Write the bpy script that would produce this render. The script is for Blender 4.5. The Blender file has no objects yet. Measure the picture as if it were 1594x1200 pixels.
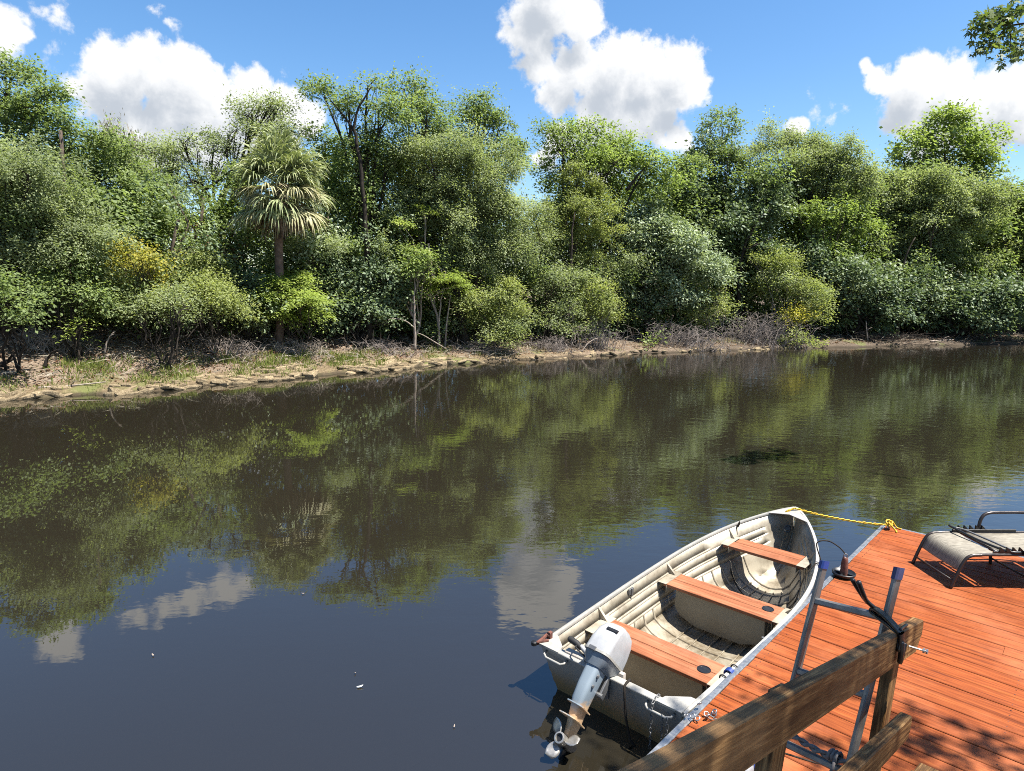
import bpy, bmesh, math, random
import numpy as np
from mathutils import Vector, Matrix

SC = bpy.context.scene
COL = SC.collection
R = math.radians
random.seed(7)

# ------------------------------------------------------------------ camera
CAM_Z, FPX, PITCH, ROLL = 3.0, 1010.0, math.atan(157 / 1010.0), 0.015
cam_d = bpy.data.cameras.new('camera')
cam = bpy.data.objects.new('camera', cam_d)
COL.objects.link(cam)
SC.camera = cam
cam_d.sensor_width = 36.0
cam_d.lens = FPX / 1594.0 * 36.0
cam_d.clip_start, cam_d.clip_end = 0.05, 3000


def ray(px, py):
    """direction through a point of the 1594 x 1200 photograph"""
    x, z = (px - 797) / FPX, -(py - 600) / FPX
    c, s = math.cos(ROLL), math.sin(ROLL)
    x, z = c * x - s * z, s * x + c * z
    c, s = math.cos(PITCH), math.sin(PITCH)
    return np.array([x, c + z * s, z * c - s])


EYE = np.array([0, 0, CAM_Z])


def at(px, py, z=0.0):
    d = ray(px, py)
    return EYE + d * ((z - CAM_Z) / d[2])


def atY(px, py, Y):
    d = ray(px, py)
    return EYE + d * (Y / d[1])


_c, _s, _cp, _sp = math.cos(ROLL), math.sin(ROLL), math.cos(PITCH), math.sin(PITCH)
right = Vector((_c, _s * _sp, _s * _cp))
up = Vector((-_s, _c * _sp, _c * _cp))
back = Vector((0, -_cp, _sp))
cam.matrix_world = Matrix(((right.x, up.x, back.x, 0), (right.y, up.y, back.y, 0), (right.z, up.z, back.z, CAM_Z), (0, 0, 0, 1)))

# ------------------------------------------------------------------ light
SUN_EL, SUN_AZ = R(66), R(-14)            # azimuth counted from +X
SUN = Vector((math.cos(SUN_EL) * math.cos(SUN_AZ), math.cos(SUN_EL) * math.sin(SUN_AZ), math.sin(SUN_EL)))
sl = bpy.data.lights.new('sun', 'SUN')
sl.energy, sl.angle, sl.color = 3.6, R(0.53), (1.0, 0.955, 0.88)
so = bpy.data.objects.new('sun', sl)
so.rotation_euler = SUN.to_track_quat('Z', 'Y').to_euler()
so.location = (20, 20, 60)
COL.objects.link(so)

SC.view_settings.view_transform = 'Standard'
SC.view_settings.look = 'None'
SC.view_settings.exposure = 2.15
SC.view_settings.gamma = 1.0
SC.view_settings.use_curve_mapping = False
SC.render.engine = 'CYCLES'
SC.cycles.pixel_filter_type = 'BLACKMAN_HARRIS'
SC.cycles.filter_width = 1.0
SC.cycles.use_denoising = False
SC.cycles.max_bounces = 9
SC.cycles.diffuse_bounces = 6
SC.cycles.glossy_bounces = 3
SC.cycles.transmission_bounces = 5
SC.cycles.transparent_max_bounces = 6
SC.cycles.sample_clamp_indirect = 6.0


# ------------------------------------------------------------------ node helpers
class NT:
    def __init__(self, tree):
        self.t = tree
        self.n, self.l = tree.nodes, tree.links

    def new(self, typ, **kw):
        nd = self.n.new(typ)
        for k, v in kw.items():
            if k.startswith('i_'):
                nd.inputs[k[2:].replace('_', ' ')].default_value = v
            else:
                setattr(nd, k, v)
        return nd

    def link(self, a, b):
        self.l.new(a, b)

    def math(self, op, a, b=None, clamp=False):
        nd = self.n.new('ShaderNodeMath')
        nd.operation, nd.use_clamp = op, clamp
        for i, v in enumerate((a, b)):
            if v is None:
                continue
            if isinstance(v, (int, float)):
                nd.inputs[i].default_value = v
            else:
                self.l.new(v, nd.inputs[i])
        return nd.outputs[0]

    def vmath(self, op, a, b=None, out=0):
        nd = self.n.new('ShaderNodeVectorMath')
        nd.operation = op
        for i, v in enumerate((a, b)):
            if v is None:
                continue
            if isinstance(v, (tuple, list, Vector)):
                nd.inputs[i].default_value = v
            else:
                self.l.new(v, nd.inputs[i])
        return nd.outputs[out]

    def mapr(self, v, a, b, c=0.0, d=1.0, smooth=False):
        nd = self.n.new('ShaderNodeMapRange')
        if smooth:
            nd.interpolation_type = 'SMOOTHSTEP'
        self.l.new(v, nd.inputs[0])
        for i, x in enumerate((a, b, c, d)):
            nd.inputs[i + 1].default_value = x
        return nd.outputs[0]

    def mix(self, fac, a, b, blend='MIX'):
        nd = self.n.new('ShaderNodeMix')
        nd.data_type, nd.blend_type = 'RGBA', blend
        nd.clamp_factor = True
        for sock, v in ((nd.inputs[0], fac), (nd.inputs[6], a), (nd.inputs[7], b)):
            if isinstance(v, (int, float)):
                sock.default_value = v
            elif isinstance(v, (tuple, list)):
                sock.default_value = (*v[:3], 1)
            else:
                self.l.new(v, sock)
        return nd.outputs[2]

    def noise(self, vec, scale, detail=4, rough=0.55, dist=0.0, out=0):
        nd = self.new('ShaderNodeTexNoise')
        nd.inputs['Scale'].default_value = scale
        nd.inputs['Detail'].default_value = detail
        nd.inputs['Roughness'].default_value = rough
        nd.inputs['Distortion'].default_value = dist
        if vec is not None:
            self.l.new(vec, nd.inputs['Vector'])
        return nd.outputs[out]

    def ramp(self, fac, stops):
        nd = self.new('ShaderNodeValToRGB')
        el = nd.color_ramp.elements
        while len(el) < len(stops):
            el.new(0.5)
        for e_, (p, c) in zip(el, stops):
            e_.position, e_.color = p, (*c, 1)
        self.l.new(fac, nd.inputs[0])
        return nd.outputs[0]


# ------------------------------------------------------------------ sky with cumulus
world = bpy.data.worlds.new('World')
SC.world = world
world.use_nodes = True
W = NT(world.node_tree)
W.n.clear()
SKY_STRENGTH = 0.050

CLOUDS = [  # px, py, radius px, weight : lobes of the cumulus clouds
    (195, 128, 62, 1), (250, 120, 72, 1), (300, 150, 75, 1), (150, 150, 55, .9), (345, 165, 60, 1), (398, 140, 48, 1), (440, 165, 52, 1),
    (478, 190, 42, .9), (300, 205, 90, 1), (215, 200, 80, 1), (410, 210, 70, 1), (118, 138, 34, .8),
    (840, 45, 66, 1), (880, 20, 48, 1), (850, -20, 60, 1), (850, -75, 62, 1), (828, -130, 52, 1), (872, -150, 50, 1), (895, -95, 46, 1), (905, 40, 40, 1), (120, -190, 60, .60), (175, -178, 60, .64), (230, -152, 58, .62), (285, -125, 52, .58), (330, -108, 44, .52), (-30, -240, 60, .75), (250, 185, 60, 1), (905, 110, 70, 1), (960, 105, 62, 1), (1012, 115, 56, 1), (1062, 98, 50, 1), (1064, 140, 44, 1),
    (1000, 175, 76, 1), (935, 180, 76, 1), (868, 215, 50, .9), (1055, 215, 36, .9), (930, 245, 70, 1), (846, 245, 30, .8),
    (1362, 118, 26, .9), (1345, 100, 15, .9), (1430, 138, 52, 1), (1480, 135, 50, 1), (1535, 150, 55, 1), (1590, 140, 60, 1), (1425, 180, 45, .9),
    (1500, 190, 56, 1), (1600, 175, 60, 1), (1550, 205, 42, .9),
    (1235, 203, 24, .9), (1246, 196, 17, .9),
    (-5, 48, 52, 1), (-50, 50, 70, 1), (32, 52, 24, .9),
    (88, 22, 46, .50), (236, 12, 40, .58), (262, 34, 30, .54), (70, 92, 60, .50), (1290, 160, 60, .42), (1270, 175, 40, .42), (840, 105, 50, .9), (872, 150, 54, 1), (1350, 108, 16, .9), (1372, 128, 18, .85), (1460, 215, 50, .9), (1520, 220, 44, .8),
]
grp = bpy.data.node_groups.new('cumulus', 'ShaderNodeTree')
grp.interface.new_socket('dir', in_out='INPUT', socket_type='NodeSocketVector')
grp.interface.new_socket('density', in_out='OUTPUT', socket_type='NodeSocketFloat')
G = NT(grp)
gi, go = G.new('NodeGroupInput'), G.new('NodeGroupOutput')
acc = None
for (px, py, rp, w) in CLOUDS:
    d = ray(px, py)
    nrm = np.linalg.norm(d)
    d = d / nrm
    rad = rp * 0.72 / FPX / nrm
    dist = G.vmath('DISTANCE', gi.outputs[0], tuple(d), out=1)
    v = G.math('SUBTRACT', w, G.math('MULTIPLY', dist, w * 0.50 / rad))
    acc = v if acc is None else G.math('MAXIMUM', acc, v)
# elsewhere in the sky: the same fair weather cumulus, scattered by noise
fwd = ray(797, 330)
fwd = fwd / np.linalg.norm(fwd)
front = G.mapr(G.vmath('DOT_PRODUCT', gi.outputs[0], tuple(fwd), out=1), 0.60, 0.76, 1, 0, True)
gen = G.mapr(G.noise(gi.outputs[0], 2.6, 3), 0.50, 0.72, -0.6, 0.9)
gen = G.math('SUBTRACT', gen, G.math('MULTIPLY', G.math('SUBTRACT', 1.0, front), 3.0))
acc = G.math('MAXIMUM', acc, gen)
acc = G.math('MAXIMUM', acc, -0.6)
n1 = G.noise(gi.outputs[0], 17, 9, 0.60, 0.3)
n2 = G.noise(gi.outputs[0], 7, 3, 0.5)
nn = G.math('ADD', G.math('MULTIPLY', G.math('SUBTRACT', n1, 0.5), 1.15), G.math('MULTIPLY', G.math('SUBTRACT', n2, 0.5), 0.5))
n3 = G.noise(gi.outputs[0], 52, 5, 0.6)
nn = G.math('ADD', nn, G.math('MULTIPLY', G.math('SUBTRACT', n3, 0.5), 0.55))
dens = G.math('SUBTRACT', G.math('ADD', acc, nn), 0.36)
G.link(dens, go.inputs[0])

tc = W.new('ShaderNodeTexCoord')
dvec = W.vmath('NORMALIZE', tc.outputs['Generated'])
sky = W.new('ShaderNodeTexSky', sky_type='NISHITA')
sky.sun_disc = False
sky.sun_elevation, sky.sun_rotation = SUN_EL, R(90) - SUN_AZ
sky.altitude, sky.air_density, sky.dust_density, sky.ozone_density = 0, 1.0, 0.6, 2.0
hs = W.new('ShaderNodeHueSaturation')
hs.inputs['Saturation'].default_value = 1.25
hs.inputs['Value'].default_value = 0.92
W.link(sky.outputs[0], hs.inputs['Color'])


def cloud_at(vec):
    g = W.new('ShaderNodeGroup')
    g.node_tree = grp
    W.link(vec, g.inputs[0])
    return g.outputs[0]


d0 = cloud_at(dvec)
shift = (SUN - Vector(fwd) * SUN.dot(Vector(fwd))).normalized()
d1 = cloud_at(W.vmath('NORMALIZE', W.vmath('ADD', dvec, tuple(shift * 0.045))))
alpha = W.mapr(d0, -0.02, 0.22, 0, 1, True)
shade = W.mapr(d1, -0.05, 0.72, 0, 1, True)
ccol = W.mix(shade, (4.75, 4.8, 4.85), (2.6, 2.85, 3.2))
W_col = W.mix(alpha, hs.outputs[0], ccol)
bg = W.new('ShaderNodeBackground')
bg.inputs['Strength'].default_value = SKY_STRENGTH
W.link(W_col, bg.inputs['Color'])
wo = W.new('ShaderNodeOutputWorld')
W.link(bg.outputs[0], wo.inputs['Surface'])
world.cycles.sampling_method = 'MANUAL'
world.cycles.sample_map_resolution = 512


# ------------------------------------------------------------------ materials
PAINT = 0.61          # general reflectance of the weathered paint, wood and metal


def material(name):
    m = bpy.data.materials.new(name)
    m.use_nodes = True
    t = NT(m.node_tree)
    b = m.node_tree.nodes['Principled BSDF']
    return m, t, b


def coords(t, scale=(1, 1, 1), kind='Object'):
    tcn = t.new('ShaderNodeTexCoord')
    mp = t.new('ShaderNodeMapping')
    mp.inputs['Scale'].default_value = scale
    t.link(tcn.outputs[kind], mp.inputs[0])
    return mp.outputs[0]


def bump(t, b, h, strength=0.3, dist=0.01):
    bn = t.new('ShaderNodeBump')
    bn.inputs['Strength'].default_value = strength
    bn.inputs['Distance'].default_value = dist
    t.link(h, bn.inputs['Height'])
    t.link(bn.outputs[0], b.inputs['Normal'])


def plain(name, c, rough=0.5, metal=0.0, spec=0.5, var=0.25, scale=8, bstr=0.15):
    c = [x * PAINT for x in c]
    m, t, b = material(name)
    v = coords(t)
    n = t.noise(v, scale, 5, 0.6)
    col = t.mix(t.mapr(n, 0.3, 0.7), [x * (1 - var) for x in c], [min(1, x * (1 + var)) for x in c])
    t.link(col, b.inputs['Base Color'])
    b.inputs['Metallic'].default_value = metal
    b.inputs['Specular IOR Level'].default_value = spec
    t.link(t.mapr(t.noise(v, scale * 3, 3), 0.3, 0.7, max(0.02, rough - 0.1), min(1, rough + 0.1)), b.inputs['Roughness'])
    bump(t, b, t.noise(v, scale * 6, 3), bstr, 0.004)
    return m


def leaf_mat(name, c0, c1, c2, transl=0.48, gloss=0.35):
    """c0..c2: leaf colours spread over the leaves by their tint attribute"""
    m = bpy.data.materials.new(name)
    m.use_nodes = True
    t = NT(m.node_tree)
    b = m.node_tree.nodes['Principled BSDF']
    a = t.new('ShaderNodeAttribute')
    a.attribute_name = 'tint'
    col = t.ramp(a.outputs['Fac'], [(0.0, c0), (0.55, c1), (1.0, c2)])
    t.link(col, b.inputs['Base Color'])
    b.inputs['Roughness'].default_value = 0.55
    b.inputs['Specular IOR Level'].default_value = gloss * 0.6
    tr = t.new('ShaderNodeBsdfTranslucent')
    t.link(t.mix(1.0, col, (1.15, 1.2, 0.62), 'MULTIPLY'), tr.inputs['Color'])
    mx = t.new('ShaderNodeMixShader')
    mx.inputs[0].default_value = transl
    t.link(b.outputs[0], mx.inputs[1])
    t.link(tr.outputs[0], mx.inputs[2])
    t.link(mx.outputs[0], m.node_tree.nodes['Material Output'].inputs['Surface'])
    return m


def wood_mat(name, c_dark, c_mid, c_light, axis=0, rough=0.6, grain=1.0, objvar=0.12, fine=34):
    c_dark, c_mid, c_light = ([x * PAINT for x in c] for c in (c_dark, c_mid, c_light))
    m, t, b = material(name)
    sc = [fine, fine, fine]
    sc[axis] = fine * .045
    v0 = coords(t, tuple(sc))
    oi = t.new('ShaderNodeObjectInfo')
    off = t.vmath('ADD', v0, None)
    comb = t.new('ShaderNodeCombineXYZ')
    for i in range(3):
        t.link(t.math('MULTIPLY', oi.outputs['Random'], 37.0 + 11 * i), comb.inputs[i])
    t.link(comb.outputs[0], off.node.inputs[1])
    n1 = t.noise(off, 1.0, 6, 0.62, 1.2)
    n2 = t.noise(off, 4.0, 3, 0.6)
    v1 = coords(t, (1, 1, 1))
    n3 = t.noise(v1, 3.0, 4, 0.6)
    col = t.ramp(t.math('ADD', n1, t.math('MULTIPLY', t.math('SUBTRACT', n2, 0.5), 0.35 * grain)), [(0.30, c_dark), (0.52, c_mid), (0.72, c_light)])
    col = t.mix(t.math('MULTIPLY', t.mapr(n3, 0.5, 0.75), 0.35), col, c_dark)
    n4 = t.noise(coords(t, (.8, 2.2, 1), 'Object'), 5.0, 6, 0.7)
    col = t.mix(t.math('MULTIPLY', t.mapr(t.noise(t.vmath('ADD', v1, oi.outputs['Location']), 1.3, 5, 0.65), 0.48, 0.68), 0.45), col, [min(1, x * 1.25 + .03) for x in c_light])
    col = t.mix(t.math('MULTIPLY', t.mapr(t.noise(t.vmath('ADD', v1, oi.outputs['Location']), 14, 3, 0.6), 0.66, 0.74), 0.55), col, c_dark)
    hv = t.new('ShaderNodeHueSaturation')
    t.link(t.mapr(oi.outputs['Random'], 0, 1, 1 - objvar, 1 + objvar), hv.inputs['Value'])
    t.link(col, hv.inputs['Color'])
    t.link(hv.outputs[0], b.inputs['Base Color'])
    b.inputs['Roughness'].default_value = rough
    b.inputs['Specular IOR Level'].default_value = 0.16
    bump(t, b, n1, 0.5, 0.004)
    return m


M = {}
M['deck'] = wood_mat('deck_paint', (0.14, 0.029, 0.007), (0.305, 0.070, 0.0140), (0.425, 0.118, 0.0285), 0, 0.62, 1.0, 0.10)
M['bench'] = wood_mat('bench_wood', (0.20, 0.065, 0.028), (0.37, 0.135, 0.062), (0.48, 0.205, 0.105), 1, 0.6, 0.7, 0.05)
M['rail'] = wood_mat('weathered_rail', (0.040, 0.020, 0.008), (0.18, 0.093, 0.034), (0.46, 0.27, 0.11), 0, 0.62, 1.6, 0.06, 52)
M['alu'] = plain('aluminium', (0.56, 0.56, 0.55), 0.38, 0.85, 0.5, 0.2, 12)
M['alu_dull'] = plain('dull_aluminium', (0.25, 0.25, 0.25), 0.45, 0.6, 0.5, 0.3, 10)
M['rim'] = plain('gunwale_aluminium', (0.50, 0.48, 0.43), 0.42, 0.25, 0.5, 0.12, 14)
M['black'] = plain('black_plastic', (0.012, 0.012, 0.013), 0.4, 0, 0.5, 0.2)
M['rubber'] = plain('black_rubber', (0.02, 0.02, 0.02), 0.7, 0, 0.4, 0.2)
M['bronze'] = plain('bronze_frame', (0.045, 0.034, 0.03), 0.35, 0.3, 0.5, 0.15)
M['yellow'] = plain('yellow_rope', (0.75, 0.47, 0.02), 0.6, 0, 0.4, 0.2, 60)
M['blue_dull'] = plain('faded_blue_tape', (0.055, 0.065, 0.16), 0.6, 0, 0.4, 0.3)
M['palm_trunk'] = plain('palm_trunk', (0.17, 0.115, 0.085), 0.9, 0, 0.2, 0.45, 7, 0.9)
M['blue'] = plain('blue_plastic', (0.02, 0.06, 0.30), 0.5, 0, 0.5, 0.2)
M['grey_rope'] = plain('grey_rope', (0.22, 0.2, 0.19), 0.8, 0, 0.3, 0.3, 60)
M['pad'] = plain('transom_pad', (0.66, 0.58, 0.50), 0.6, 0, 0.4, 0.15)
M['white_pl'] = plain('pale_plastic', (0.55, 0.58, 0.60), 0.5, 0, 0.5, 0.12)
M['rust'] = plain('rusty_steel', (0.17, 0.065, 0.045), 0.8, 0.2, 0.4, 0.5, 30)
M['dark_float'] = plain('float_black', (0.02, 0.02, 0.022), 0.6, 0, 0.4, 0.2)
M['bark'] = plain('bark', (0.085, 0.065, 0.05), 0.9, 0, 0.2, 0.5, 9, 0.8)
M['bark_dark'] = plain('bark_dark', (0.035, 0.028, 0.022), 0.9, 0, 0.2, 0.5, 9, 0.8)
M['bark_pale'] = plain('bark_pale', (0.36, 0.30, 0.25), 0.9, 0, 0.2, 0.4, 9, 0.8)
M['twig'] = plain('dead_twig', (0.29, 0.245, 0.215), 0.9, 0, 0.2, 0.4, 5)
M['moss'] = leaf_mat('spanish_moss', (0.13, 0.115, 0.085), (0.20, 0.18, 0.14), (0.27, 0.24, 0.19), 0.2, 0.1)

M['oak'] = leaf_mat('oak_leaf', (0.094, 0.130, 0.048), (0.168, 0.222, 0.081), (0.266, 0.323, 0.134))
M['bright'] = leaf_mat('bright_leaf', (0.121, 0.166, 0.051), (0.208, 0.272, 0.086), (0.295, 0.353, 0.130))
M['lime'] = leaf_mat('cypress_leaf', (0.143, 0.194, 0.046), (0.244, 0.310, 0.072), (0.336, 0.396, 0.114))
M['grey'] = leaf_mat('live_oak_leaf', (0.132, 0.162, 0.080), (0.219, 0.261, 0.130), (0.335, 0.376, 0.209))
M['silver'] = leaf_mat('silver_leaf', (0.143, 0.184, 0.106), (0.244, 0.302, 0.179), (0.420, 0.477, 0.319), 0.3, 0.5)
M['dark'] = leaf_mat('dark_broad_leaf', (0.070, 0.105, 0.055), (0.125, 0.17, 0.088), (0.25, 0.30, 0.165), 0.28, 0.5)
M['olive'] = leaf_mat('olive_leaf', (0.143, 0.171, 0.059), (0.239, 0.275, 0.099), (0.336, 0.365, 0.144))
M['gold'] = leaf_mat('golden_leaf', (0.15, 0.17, 0.05), (0.33, 0.30, 0.055), (0.50, 0.41, 0.07))
M['rustleaf'] = leaf_mat('dead_leaf', (0.07, 0.035, 0.02), (0.13, 0.07, 0.04), (0.22, 0.13, 0.08), 0.2, 0.1)
M['frond'] = leaf_mat('palm_frond', (0.11, 0.145, 0.062), (0.205, 0.24, 0.11), (0.35, 0.37, 0.20), 0.25, 0.45)
M['frond_tan'] = leaf_mat('palm_frond_tan', (0.15, 0.15, 0.075), (0.26, 0.25, 0.135), (0.42, 0.385, 0.22), 0.25, 0.3)
M['frond_dead'] = leaf_mat('palm_frond_dead', (0.09, 0.06, 0.04), (0.17, 0.115, 0.08), (0.25, 0.18, 0.13), 0.15, 0.1)
M['grass'] = leaf_mat('grass_blade', (0.075, 0.105, 0.022), (0.13, 0.165, 0.035), (0.22, 0.23, 0.07), 0.3, 0.2)


def make_rock_mat():
    m, t, b = material('limestone')
    v = coords(t, kind='Object')
    oi = t.new('ShaderNodeObjectInfo')
    n = t.noise(t.vmath('ADD', v, oi.outputs['Location']), 7, 6, 0.65)
    col = t.ramp(n, [(0.32, (0.06, 0.045, 0.027)), (0.46, (0.20, 0.15, 0.088)), (0.62, (0.31, 0.25, 0.155)), (0.8, (0.37, 0.315, 0.225))])
    hv = t.new('ShaderNodeHueSaturation')
    t.link(t.mapr(oi.outputs['Random'], 0, 1, 0.7, 1.12), hv.inputs['Value'])
    t.link(col, hv.inputs['Color'])
    t.link(hv.outputs[0], b.inputs['Base Color'])
    b.inputs['Roughness'].default_value = 0.9
    b.inputs['Specular IOR Level'].default_value = 0.2
    bump(t, b, t.noise(v, 16, 6, 0.7), 0.9, 0.03)
    return m


def make_soil_mat():
    m, t, b = material('leaf_littered_soil')
    v = coords(t)
    n = t.noise(v, 1.1, 6, 0.65)
    n2 = t.noise(v, 14, 6, 0.7)
    col = t.ramp(n2, [(0.30, (0.055, 0.039, 0.027)), (0.48, (0.13, 0.096, 0.068)), (0.66, (0.22, 0.172, 0.127)), (0.8, (0.32, 0.262, 0.20))])
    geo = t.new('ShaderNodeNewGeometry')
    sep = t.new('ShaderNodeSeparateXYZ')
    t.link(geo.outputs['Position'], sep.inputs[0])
    hgt = t.math('ADD', sep.outputs[2], t.math('MULTIPLY', t.math('SUBTRACT', n, 0.5), 0.35))
    ledge = t.math('MULTIPLY', t.mapr(hgt, 0.16, 0.30, 1, 0, True), t.mapr(t.math('ADD', sep.outputs[0], t.math('MULTIPLY', t.math('SUBTRACT', t.noise(v, 0.9, 3), 0.5), 6.0)), -1.0, 5.0, 1, 0, True))
    sand = t.ramp(n2, [(0.3, (0.055, 0.040, 0.024)), (0.55, (0.135, 0.10, 0.058)), (0.75, (0.235, 0.185, 0.115))])
    col = t.mix(t.mapr(sep.outputs[0], 2, 12, 0, .62, True), col, (0.045, 0.036, 0.026))  # shade of the right-hand bank painted into the soil colour, deepening along x
    col = t.mix(ledge, col, sand)
    moss = t.math('MULTIPLY', t.mapr(t.noise(v, 0.55, 4), 0.54, 0.64, 0, 1, True), t.mapr(hgt, 0.12, 0.55, 0.85, 0.0))
    col = t.mix(moss, col, (0.10, 0.115, 0.035))
    wet = t.mapr(t.math('ADD', sep.outputs[2], t.math('MULTIPLY', t.math('SUBTRACT', n, 0.5), 0.10)), 0.03, 0.10, 1, 0, True)
    col = t.mix(t.math('MULTIPLY', wet, 0.8), col, (0.035, 0.027, 0.018))
    t.link(col, b.inputs['Base Color'])
    b.inputs['Roughness'].default_value = 0.95
    b.inputs['Specular IOR Level'].default_value = 0.15
    bump(t, b, n2, 0.9, 0.05)
    return m


def make_water_mat():
    m, t, b = material('tannin_water')
    v = coords(t)
    sep = t.new('ShaderNodeSeparateXYZ')
    t.link(v, sep.inputs[0])
    b.inputs['Base Color'].default_value = (0.0125, 0.0106, 0.0070, 1)
    b.inputs['Roughness'].default_value = 0.004
    b.inputs['IOR'].default_value = 2.0
    b.inputs['Specular IOR Level'].default_value = 0.5
    # breeze: more ripple up-river (right), nearly calm down-river (left)
    breeze = t.mapr(t.math('ADD', sep.outputs[0], t.math('MULTIPLY', sep.outputs[1], 0.15)), -5, 9, 0.10, 1.0, True)
    patch = t.mapr(t.noise(v, 0.16, 3), 0.35, 0.65, 0.45, 1.15)
    amp = t.math('MULTIPLY', breeze, patch)
    mp = t.new('ShaderNodeMapping')
    mp.inputs['Rotation'].default_value = (0, 0, R(-25))
    mp.inputs['Scale'].default_value = (0.8, 1.5, 1)
    t.link(v, mp.inputs[0])
    w1 = t.noise(mp.outputs[0], 1.1, 2, 0.5, 0.4)
    w2 = t.noise(mp.outputs[0], 4.2, 2, 0.5, 0.3)
    w3 = t.noise(mp.outputs[0], 11, 2, 0.5)
    h = t.math('ADD', t.math('MULTIPLY', w1, 0.50), t.math('ADD', t.math('MULTIPLY', w2, 0.36), t.math('MULTIPLY', w3, 0.10)))
    hh = t.math('MULTIPLY', h, amp)
    bump(t, b, hh, 1.0, 0.0105)
    return m


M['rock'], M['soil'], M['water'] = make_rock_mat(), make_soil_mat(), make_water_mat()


def make_hull_mat(name, base, dirt, amount):
    base, dirt = [x * PAINT for x in base], [x * PAINT for x in dirt]
    m, t, b = material(name)
    v = coords(t)
    n = t.noise(v, 3.2, 6, 0.65)
    n2 = t.noise(v, 22, 4, 0.6)
    sep = t.new('ShaderNodeSeparateXYZ')
    t.link(v, sep.inputs[0])
    low = t.mapr(sep.outputs[2], -0.12, 0.10, 1, 0)
    f = t.math('MULTIPLY', t.math('ADD', t.mapr(n, 0.40, 0.62, 0, 0.85), t.math('MULTIPLY', low, 0.35)), amount, True)
    f = t.math('MULTIPLY', f, t.mapr(n2, 0.3, 0.6, 0.55, 1.0))
    t.link(t.mix(f, base, dirt), b.inputs['Base Color'])
    b.inputs['Roughness'].default_value = 0.46
    b.inputs['Metallic'].default_value = 0.12
    bump(t, b, n2, 0.12, 0.003)
    return m


M['hull'] = make_hull_mat('boat_paint', (0.51, 0.455, 0.35), (0.19, 0.15, 0.095), 0.95)
M['box'] = make_hull_mat('seat_box_paint', (0.33, 0.30, 0.225), (0.21, 0.175, 0.12), 0.6)


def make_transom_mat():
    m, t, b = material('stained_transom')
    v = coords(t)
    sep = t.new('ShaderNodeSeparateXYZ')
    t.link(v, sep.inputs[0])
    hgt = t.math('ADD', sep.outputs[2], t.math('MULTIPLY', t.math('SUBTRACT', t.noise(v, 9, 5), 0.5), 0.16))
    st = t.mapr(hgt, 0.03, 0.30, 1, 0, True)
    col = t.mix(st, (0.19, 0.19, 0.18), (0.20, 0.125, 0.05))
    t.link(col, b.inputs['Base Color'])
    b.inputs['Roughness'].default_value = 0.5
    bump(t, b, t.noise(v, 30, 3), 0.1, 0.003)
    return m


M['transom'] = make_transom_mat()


def make_leg_mat():
    m, t, b = material('outboard_leg_paint')
    v = coords(t)
    n = t.noise(v, 9, 5, 0.6)
    sep = t.new('ShaderNodeSeparateXYZ')
    t.link(v, sep.inputs[0])
    worn = t.mapr(t.math('ADD', sep.outputs[2], t.math('MULTIPLY', t.math('SUBTRACT', n, 0.5), 0.2)), 0.27, 0.33, 1, 0, True)
    bare = t.mix(t.mapr(n, 0.4, 0.6), (0.30, 0.18, 0.085), (0.44, 0.32, 0.20))
    t.link(t.mix(worn, (0.15, 0.185, 0.215), bare), b.inputs['Base Color'])
    b.inputs['Roughness'].default_value = 0.5
    bump(t, b, n, 0.15, 0.004)
    return m


M['leg'] = make_leg_mat()
M['cowl'] = plain('cowl_paint', (0.46, 0.47, 0.48), 0.38, 0.1, 0.5, 0.1, 14, 0.06)
M['pan'] = plain('pan_paint', (0.20, 0.235, 0.27), 0.45, 0.1, 0.5, 0.2, 14, 0.06)
M['prop'] = plain('prop_alu', (0.58, 0.55, 0.5), 0.32, 0.7, 0.5, 0.25, 14)


def make_sling_mat():
    m, t, b = material('sling_fabric')
    v = coords(t, (1, 1, 1))
    w = t.new('ShaderNodeTexNoise')
    mp = t.new('ShaderNodeMapping')
    mp.inputs['Scale'].default_value = (18, 260, 18)
    t.link(v, mp.inputs[0])
    t.link(mp.outputs[0], w.inputs['Vector'])
    w.inputs['Scale'].default_value = 1
    col = t.ramp(w.outputs[0], [(0.35, (0.095, 0.084, 0.064)), (0.5, (0.165, 0.147, 0.115)), (0.66, (0.235, 0.213, 0.17))])
    t.link(col, b.inputs['Base Color'])
    b.inputs['Roughness'].default_value = 0.8
    bump(t, b, w.outputs[0], 0.3, 0.002)
    return m


M['sling'] = make_sling_mat()


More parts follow.
